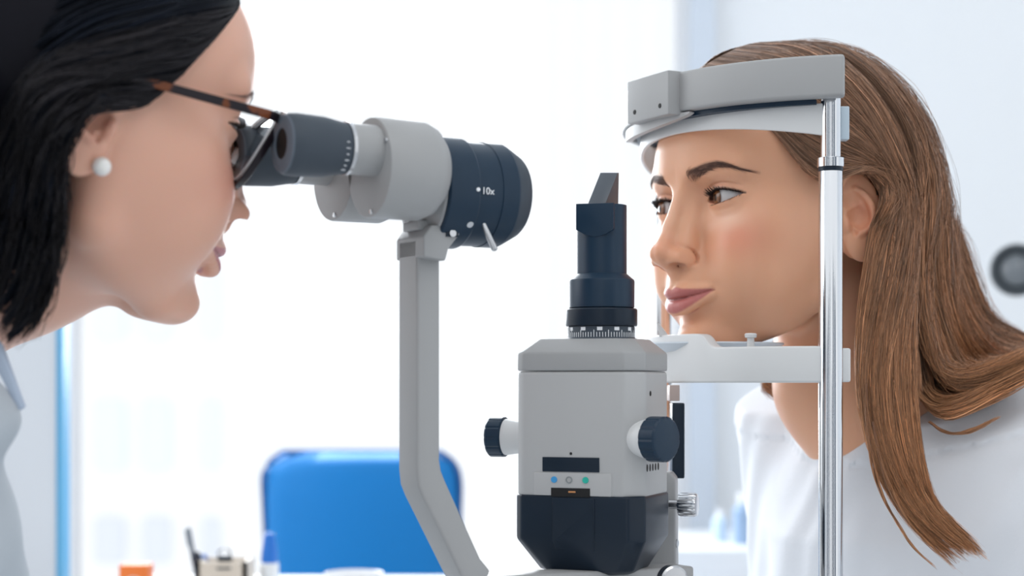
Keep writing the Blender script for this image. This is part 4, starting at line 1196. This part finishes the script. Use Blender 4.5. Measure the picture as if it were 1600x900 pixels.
# ---------------- the room ----------------
wall_m = mat('pale_wall', (0.88, 0.90, 0.92), rough=0.9)
frame_m = mat('white_frame', (0.85, 0.86, 0.88), rough=0.5)
floor_m = mat('floor_vinyl', (0.62, 0.64, 0.66), rough=0.5, noise=(6, 0.03))
ceil_m = mat('ceiling_paint', (0.85, 0.86, 0.87), rough=0.9)
BD = 3.9                      # distance of the back wall from the camera
BY = CAMY + BD
def S(o): return tag(o, kind='structure')
S(box('floor', (6.4, 6.4, 0.1), T((0.3, 0.3, -0.05)), floor_m, None))
S(box('ceiling', (6.4, 4.0, 0.1), T((0.3, 1.2, 2.85)), ceil_m, None))
X0 = P(96, 0, BD).x; X1 = P(1076, 0, BD).x
def wall_back(bm):
    add_box(bm, (2.2, 0.16, 2.8), T((X1 + 1.1, BY + 0.08, 1.4)))
    add_box(bm, (1.9, 0.16, 2.8), T((X0 - 0.95, BY + 0.08, 1.4)))
    add_box(bm, (X1 - X0, 0.16, 0.30), T(((X0 + X1) / 2, BY + 0.08, 0.15)))
    add_box(bm, (X1 - X0, 0.16, 0.15), T(((X0 + X1) / 2, BY + 0.08, 2.725)))
S(quick('wall_back', wall_m, None, wall_back, smooth=False))
S(box('wall_right', (0.1, 4.4, 2.8), T((2.3, 1.0, 1.4)), wall_m, None))
# big window with narrow frames
w1 = S(thing('window_1', None, None, ((X0 + X1) / 2, BY, 0.3)))
def wf(bm):
    for x in (X0, X1): add_box(bm, (0.05, 0.07, 2.4), T((x, BY + 0.05, 1.5)))
    for z in (0.32, 2.63): add_box(bm, (X1 - X0, 0.07, 0.05), T(((X0 + X1) / 2, BY + 0.05, z)))
quick('window_frame', frame_m, w1, wf, smooth=False)
box('pane', (X1 - X0, 0.006, 2.3), T(((X0 + X1) / 2, BY + 0.05, 1.5)), mat('window_glass', (1, 1, 1), rough=0.0, trans=1.0, ior=1.02), w1)
# sheer curtain, gathered in soft folds
def sheer_mat(name, col, a):
    m = bpy.data.materials.new(name); m.use_nodes = True; nt = m.node_tree; nt.nodes.clear()
    o = nt.nodes.new('ShaderNodeOutputMaterial'); t = nt.nodes.new('ShaderNodeBsdfTransparent'); tl = nt.nodes.new('ShaderNodeBsdfTranslucent'); mx = nt.nodes.new('ShaderNodeMixShader')
    tl.inputs[0].default_value = (*col, 1); mx.inputs[0].default_value = a
    nt.links.new(t.outputs[0], mx.inputs[1]); nt.links.new(tl.outputs[0], mx.inputs[2]); nt.links.new(mx.outputs[0], o.inputs[0]); return m
def curtain(name, xa, xb, y, folds, amp, m, label, seed):
    rng = np.random.default_rng(seed); n = 240; xs = np.linspace(xa, xb, n)
    f = np.sin((xs - xa) / (xb - xa) * folds * 2 * PI + 1.2 * np.sin(xs * 9)) * amp
    V = []
    for z in (0.12, 1.4, 2.62): V.append(np.stack([xs, y + f * (1.1 - 0.1 * z), np.full(n, z)], 1))
    V = np.concatenate(V); i = np.arange(n - 1)
    F = np.concatenate([np.stack([i + r * n, i + 1 + r * n, i + 1 + (r + 1) * n, i + (r + 1) * n], 1) for r in (0, 1)])
    return tag(np_mesh(name, V, F, m), label, 'curtain')
curtain('sheer_curtain', P(850, 0, 3.7).x, P(1060, 0, 3.7).x, CAMY + 3.7, 5, 0.02, sheer_mat('sheer', (0.93, 0.95, 0.97), 0.22), 'sheer white curtain hanging at the right side of the window', 3)
curtain('sheer_curtain', P(380, 0, 3.7).x, P(640, 0, 3.7).x, CAMY + 3.7, 7, 0.02, sheer_mat('sheer_2', (0.95, 0.96, 0.98), 0.12), 'sheer white curtain in the middle of the window, above the blue chair', 4)
tag(box('curtain_pole', (P(1090, 0, 3.7).x - P(380, 0, 3.7).x, 0.02, 0.02), T(((P(1090, 0, 3.7).x + P(380, 0, 3.7).x) / 2, CAMY + 3.7, 2.64)), frame_m, None), 'white pole the sheer curtains hang from', 'curtain rail')
S(box('trim_1', (0.055, 0.05, 2.7), T((P(1098, 0, BD - .05).x, BY - 0.03, 1.4)), mat('blue_grey_trim', (0.66, 0.72, 0.80), rough=0.6), None))
# building across the street
bl = thing('building', 'pale building with rows of windows outside, washed out by daylight', 'building', (-3, 14, 0))
bw = mat('sunlit_render', (0.93, 0.94, 0.95), rough=0.9); bg_ = mat('pale_blue_pane', (0.84, 0.92, 0.95), rough=0.4); bg2 = mat('grey_blue_pane', (0.76, 0.80, 0.88), rough=0.4)
BDist = 14.0
box('facade', (11.0, 1.0, 9.0), T((P(250, 0, BDist).x, CAMY + BDist + 0.6, 2.0)), bw, bl)
for x0, x1 in ((145, 190), (222, 262), (314, 340)):
    for y0, y1, m in ((625, 735, bg_), (810, 880, bg2), (420, 530, mat('faint_pane', (0.86, 0.91, 0.95), rough=0.4))):
        a, b = P(x0, y0, BDist), P(x1, y1, BDist)
        box('window', (b.x - a.x, 0.1, a.z - b.z), T(((a.x + b.x) / 2, CAMY + BDist + 0.08, (a.z + b.z) / 2)), m, bl, bevel=0.01)
# partition with a blue edge at the left
prt = thing('partition', 'grey-white partition panel with a bright blue edge at the far left', 'partition', (P(30, 0, 2.2).x, CAMY + 2.2, 0))
a = P(94, 0, 2.2).x
box('panel', (0.5, 0.03, 2.2), T((a - 0.25, CAMY + 2.2, 1.1)), mat('grey_panel', (0.66, 0.70, 0.75), rough=0.6), prt, bevel=0.003)
box('edge_strip', (0.008, 0.034, 2.2), T((a + 0.004, CAMY + 2.2, 1.1)), mat('blue_edge', (0.12, 0.40, 0.66), rough=0.4), prt)

# ---------------- desk with its things ----------------
DD = 1.95; DZ = CAMZ - (960 - 600) / FPX * DD
wood = mat('white_laminate', (0.78, 0.79, 0.8), rough=0.4)
dk = thing('desk', 'white desk behind the microscope, below the blue chair', 'desk', (P(330, 0, DD).x, CAMY + DD, 0))
dx0, dx1 = P(90, 0, DD).x, P(760, 0, DD).x
box('desk_top', (dx1 - dx0, 0.6, 0.025), T(((dx0 + dx1) / 2, CAMY + DD + 0.1, DZ - 0.0125)), wood, dk, bevel=0.003)
for x in (dx0 + 0.03, dx1 - 0.03):
    for y in (-0.17, 0.37): box('leg', (0.04, 0.04, DZ - 0.025), T((x, CAMY + DD + y, (DZ - 0.025) / 2)), wood, dk, bevel=0.002)
def dp(px, dy=0.0): return Vector((P(px, 0, DD + dy).x, CAMY + DD + dy, DZ))
def hpx(py, dy=0.0): return CAMZ - (py - 600) / FPX * (DD + dy) - DZ
# orange box
ob = thing('carton', 'small orange carton with a white shell-like mark, left of the pen holder', 'box', tuple(dp(213)))
w = 45 / FPX * DD; h = hpx(881)
box('carton_body', (w, 0.03, h), T(dp(213) + Vector((0, 0, h / 2))), mat('orange_card', (0.83, 0.20, 0.04), rough=0.5), ob, bevel=0.0008)
def emblem(bm):
    c = dp(213) + Vector((0, -0.0155, h * 0.62))
    for k, r in enumerate((0.0095, 0.0055)):
        n = 24
        pts_o = [c + Vector((r * math.cos(PI * i / n), 0, r * math.sin(PI * i / n))) for i in range(n + 1)]
        pts_i = [c + Vector(((r - .0014) * math.cos(PI * i / n), 0, (r - .0014) * math.sin(PI * i / n))) for i in range(n, -1, -1)]
        add_prism(bm, pts_o + pts_i, (0, -0.0004, 0))
quick('emblem', mat('pale_print', (0.85, 0.70, 0.62), rough=0.5), ob, emblem, smooth=False)
# pen holder
ph = thing('pen_holder', 'beige square pen holder holding pens and a black clip', 'pen holder', tuple(dp(352)))
hh = hpx(874)
def holder(bm):
    c = dp(352); W, t = 0.0285, 0.0025
    for sx, sy, a, b in ((0, -1, W, t), (0, 1, W, t), (-1, 0, t, W), (1, 0, t, W)):
        add_box(bm, (a * 2 if a == W else t * 2, b * 2 if b == W else t * 2, hh), T(c + Vector((sx * (W - t), sy * (W - t), hh / 2))))
    add_box(bm, (W * 2, W * 2, 0.004), T(c + Vector((0, 0, 0.002))))
quick('holder_body', mat('beige_plastic', (0.66, 0.58, 0.49), rough=0.5), ph, holder, smooth=False)
def pen(px, topx, topy, r, body, label, cap=None, dy=0.0, name='pen'):
    base = dp(px, dy) + Vector((0, 0, 0.005)); top = P(topx, topy, DD + dy)
    d = top - base; L = d.length; M = frame(base, d, (0, 1, 0))
    t = thing(name, label, name, tuple(base))
    lathe('barrel', [(0, r * .3), (0.008, r), (L * 0.72, r), (L * 0.72, r * .9)], M, body, t, 24)
    lathe('pen_cap', [(L * 0.70, r * 1.12), (L - 0.004, r * 1.1), (L, r * 0.7)], M, cap or body, t, 24)
    quick('clip', cap or body, t, lambda bm: add_box(bm, (L * 0.2, 0.0012, r * 0.9), M @ T((L * 0.88, -r * 1.35, 0))))
    return t
dkpl = mat('dark_pen', (0.02, 0.025, 0.04), rough=0.35); blp = mat('blue_pen', (0.02, 0.17, 0.60), rough=0.3); wpl = mat('pen_white', (0.8, 0.82, 0.84), rough=0.3)
pen(316, 294, 824, 0.0028, mat('grey_pen', (0.25, 0.28, 0.32), rough=0.3), 'slim dark grey pen standing tallest, left in the holder')
pen(330, 306, 862, 0.0040, dkpl, 'thick dark pen leaning left in the pen holder', dy=-0.012)
pen(335, 318, 866, 0.0030, blp, 'short blue pen behind the dark pen', dy=0.014)
bc = thing('binder_clip', 'black binder clip on the rim of the beige pen holder', 'clip', tuple(dp(356) + Vector((0, 0, hh))))
def clip(bm):
    c = dp(356, -0.0) + Vector((0, -0.026, hh))
    add_prism(bm, [c + Vector((-.008, -.004, -.008)), c + Vector((.008, -.004, -.008)), c + Vector((.008, .006, .006)), c + Vector((-.008, .006, .006))], (0, .004, 0))
quick('clip_body', black, bc, clip, bevel=0.0004)
for s in (-1, 1):
    V, Fq = tubes(catmull([dp(356) + Vector((s * .004, -.026, hh)), dp(356) + Vector((s * .007, -.024, hh + .010)), dp(356) + Vector((s * .002, -.022, hh + .014))], 12)[None], 0.0009, 6)
    np_mesh('wire_handle', V, Fq, black, bc)
mk = thing('marker', 'white marker pen with a blue cap in front of the blue chair', 'marker', tuple(dp(421)))
M = frame(dp(421), UP, (1, 0, 0)); Lm = hpx(832)
lathe('barrel', [(0, 0.0098), (0.002, 0.0105), (hpx(880), 0.0105), (hpx(879), 0.0095)], M, wpl, mk, 32)
lathe('marker_cap', [(hpx(880), 0.0095), (hpx(866), 0.0092), (hpx(850), 0.0076), (hpx(836), 0.0062), (Lm, 0.003), (Lm, 0)], M, blp, mk, 32)
cupt = thing('cup', 'white cup with only its rounded rim showing beside the bent arm', 'cup', tuple(dp(553, -0.05)))
M = frame(dp(553, -0.05), UP, (1, 0, 0)); hc = hpx(894, -0.05)
lathe('cup_body', [(0, 0.018), (0.002, 0.021), (hc * 0.5, 0.029), (hc - .001, 0.0325), (hc, 0.032), (hc - .001, 0.0308), (hc * .5, 0.027), (0.005, 0.019), (0.005, 0)], M, mat('porcelain', (0.85, 0.86, 0.88), rough=0.15, coat=0.4), cupt, 64)
V, Fq = tubes(catmull([dp(553, -.05) + Vector((.030, 0, hc * .75)), dp(553, -.05) + Vector((.047, 0, hc * .7)), dp(553, -.05) + Vector((.045, 0, hc * .4)), dp(553, -.05) + Vector((.026, 0, hc * .3))], 16)[None], 0.0028, 10)
np_mesh('cup_handle', V, Fq, bpy.data.materials['porcelain'], cupt)

# ---------------- blue chair ----------------
CDp = 2.75
cx = P(563, 0, CDp).x; cy_ = CAMY + CDp
chm = mat('blue_leather', (0.0, 0.185, 0.52), rough=0.5, spec=0.4, bump=(300, 0.08, 0.001))
chd = mat('dark_blue_piping', (0.02, 0.10, 0.30), rough=0.45)
ch_ = thing('office_chair', 'bright blue office chair with a high rounded backrest', 'chair', (cx, cy_, 0))
zt_ = CAMZ - (707 - 600) / FPX * CDp; wch = (717 - 408) / FPX * CDp
def back(bm):
    n = 40; m_ = 26
    hw = wch / 2; zb = 0.50; grid = {}
    for f in (0, 1):
        for i in range(m_ + 1):
            for j in range(n + 1):
                v = i / m_; u = j / n * 2 - 1
                z = zb + (zt_ - zb) * v
                wv = hw * (0.90 + 0.10 * v)
                # superellipse corners at the top
                c = 0.045; top = max(0, (z - (zt_ - c)) / c)
                wv -= c * (1 - math.sqrt(max(0, 1 - top ** 2))) * 0.9
                e = (1 - abs(u) ** 8) ** 0.5 * (1 - v ** 30) ** 0.5 * (1 - (1 - v) ** 30) ** .5
                x = cx + u * wv; curve = 0.03 * u * u + 0.05 * (1 - v) ** 2
                y = cy_ + curve + (0.028 * e if f else -0.028 * e) + (0 if f else 0.0)
                if f == 0: y += 0.006 * math.exp(-((abs(u) - .88) / .02) ** 2) + 0.004 * math.exp(-((v - .93) / .012) ** 2)
                grid[f, i, j] = bm.verts.new((x, y, z))
    for f in (0, 1):
        for i in range(m_):
            for j in range(n): bm.faces.new((grid[f, i, j], grid[f, i, j + 1], grid[f, i + 1, j + 1], grid[f, i + 1, j]))
    bmesh.ops.remove_doubles(bm, verts=bm.verts, dist=1e-4)
quick('backrest', chm, ch_, back, sharp=80)
def piping(bm):
    hw = wch / 2; pts = [(cx - hw * .93, cy_ + .05, 0.62)]
    pts += [(cx - hw, cy_ + .032, zt_ - .09)]
    for k in range(7):
        a = PI - k / 6 * PI / 2; pts.append((cx - hw + .045 + .045 * math.cos(a), cy_ + .02, zt_ - .045 + .045 * math.sin(a)))
    for k in range(7):
        a = PI / 2 - k / 6 * PI / 2; pts.append((cx + hw - .045 + .045 * math.cos(a), cy_ + .02, zt_ - .045 + .045 * math.sin(a)))
    pts += [(cx + hw, cy_ + .032, zt_ - .09), (cx + hw * .93, cy_ + .05, 0.62)]
    V, Fq = tubes(catmull(pts, 90)[None], 0.0045, 8)
    vs = [bm.verts.new(v.tolist()) for v in V]
    for f in Fq: bm.faces.new([vs[i] for i in f])
quick('piping', chd, ch_, piping)
box('seat', (wch * 1.15, 0.46, 0.09), T((cx, cy_ + 0.22, 0.47)), chm, ch_, bevel=0.03)
lathe('gas_lift', [(0.08, 0.025), (0.30, 0.025), (0.30, 0.016), (0.43, 0.016)], frame((cx, cy_ + .2, 0), UP, (1, 0, 0)), steel, ch_, 24)
for k in range(5):
    a = 2 * PI * k / 5 + .3; d = Vector((math.cos(a), math.sin(a), 0)); c = Vector((cx, cy_ + .2, 0.09))
    quick('leg', steel, ch_, lambda bm: add_box(bm, (0.28, 0.035, 0.025), T(c + d * 0.15) @ frame((0, 0, 0), d)), bevel=0.004)
    wl_ = lathe('caster', [(-.012, .022), (-.01, .027), (.01, .027), (.012, .022)], frame(c + d * .28 - Vector((0, 0, .063)), d.cross(UP)), black, ch_, 24)
# ---------------- right background ----------------
WD = 2.5
rl = thing('examination_lamp', 'round dark lamp head on the wall at the right edge, out of focus', 'lamp', tuple(P(1588, 424, WD)))
M = frame(P(1588, 424, WD), (-0.25, -0.95, 0.0))
lathe('lamp_head', [(0.0, 0.022), (0.01, 0.034), (0.03, 0.038), (0.036, 0.036), (0.036, 0.030), (0.030, 0.022), (0.030, 0)], M, mat('charcoal', (0.04, 0.05, 0.06), rough=0.35), rl, 48)
lathe('lamp_lens', [(0.030, 0.022), (0.037, 0.012), (0.038, 0)], M, mat('grey_glass', (0.18, 0.2, 0.22), rough=0.15), rl, 32)
lathe('lamp_arm', [(0.0, 0.012), (-1.2, 0.012)], frame(P(1588, 424, WD), (-0.9, -0.35, 0.0)) , frame_m, rl, 24)
# cabinet with blurred blue things at the lower right
cb = thing('side_cabinet', 'low white cabinet behind the patient, left of her shirt', 'cabinet', (P(1130, 0, 3.2).x, CAMY + 3.2, 0))
zc = CAMZ - (850 - 600) / FPX * 3.2
box('cabinet_body', (0.62, 0.4, zc), T((P(1150, 0, 3.2).x, CAMY + 3.3, zc / 2)), mat('white_lacquer', (0.82, 0.85, 0.89), rough=0.4), cb, bevel=0.004)
quick('handle', steel, cb, lambda bm: add_box(bm, (0.01, 0.02, 0.12), T((P(1150, 0, 3.1).x, CAMY + 3.09, zc - .12))), bevel=0.002)
def bottle(px, w, top, m, label, y=0.0):
    b0_ = Vector((P(px, 0, 3.2 + y).x, CAMY + 3.2 + y, zc)); H_ = CAMZ - (top - 600) / FPX * 3.2 - zc; r = w / 2 / FPX * 3.2
    t = thing('bottle', label, 'bottle', tuple(b0_)); M = frame(b0_, UP, (1, 0, 0))
    lathe('bottle_body', [(0, r * .9), (.004, r), (H_ * .68, r), (H_ * .78, r * .5), (H_ * .82, r * .42)], M, m, t, 32)
    lathe('bottle_cap', [(H_ * .80, r * .5), (H_, r * .48), (H_, 0)], M, frame_m, t, 24)
bottle(1160, 30, 770, mat('steel_blue', (0.30, 0.42, 0.60), rough=0.3), 'steel-blue bottle on the low cabinet, nearest the white shirt')
bottle(1125, 26, 800, mat('pale_blue', (0.55, 0.68, 0.82), rough=0.3), 'pale blue bottle on the low cabinet, left of the darker one', 0.05)
# instrument table under the microscope
tb = thing('instrument_table', 'white table top that carries the slit lamp, just below the picture', 'table', (0.1, 0.05, 0))
box('table_top', (0.46, 0.30, 0.03), T((0.07, 0.06, CAMZ + 0.1166 - 0.335)) @ frame((0, 0, 0), AX), wood, tb, bevel=0.006)
lathe('table_column', [(0.03, 0.035), (CAMZ - 0.235, 0.035)], frame((0.07, 0.06, 0), UP, (1, 0, 0)), steel, tb, 32)
box('table_foot', (0.5, 0.4, 0.03), T((0.07, 0.06, 0.015)), wood, tb, bevel=0.01)

# unseen dark piers and panel added behind the camera to streak the chrome
def piers(bm):
    for x, w_ in ((-2.7, .9), (-1.55, .5), (-0.7, .25), (1.0, .5), (2.1, .9)): add_box(bm, (w_, 0.12, 2.8), T((x, -3.0, 1.4)))
S(quick('reflection_piers', mat('dark_pier', (0.10, 0.13, 0.17), rough=0.8), None, piers, smooth=False))
dr_ = S(thing('reflection_panel_1', None, None, (0.3, -2.95, 0)))  # unseen upright added only for its dark reflection
box('dark_panel', (0.30, 0.05, 2.1), T((0.35, -2.95, 1.05)), mat('dark_panel_coat', (0.05, 0.07, 0.10), rough=0.4), dr_, bevel=0.004)
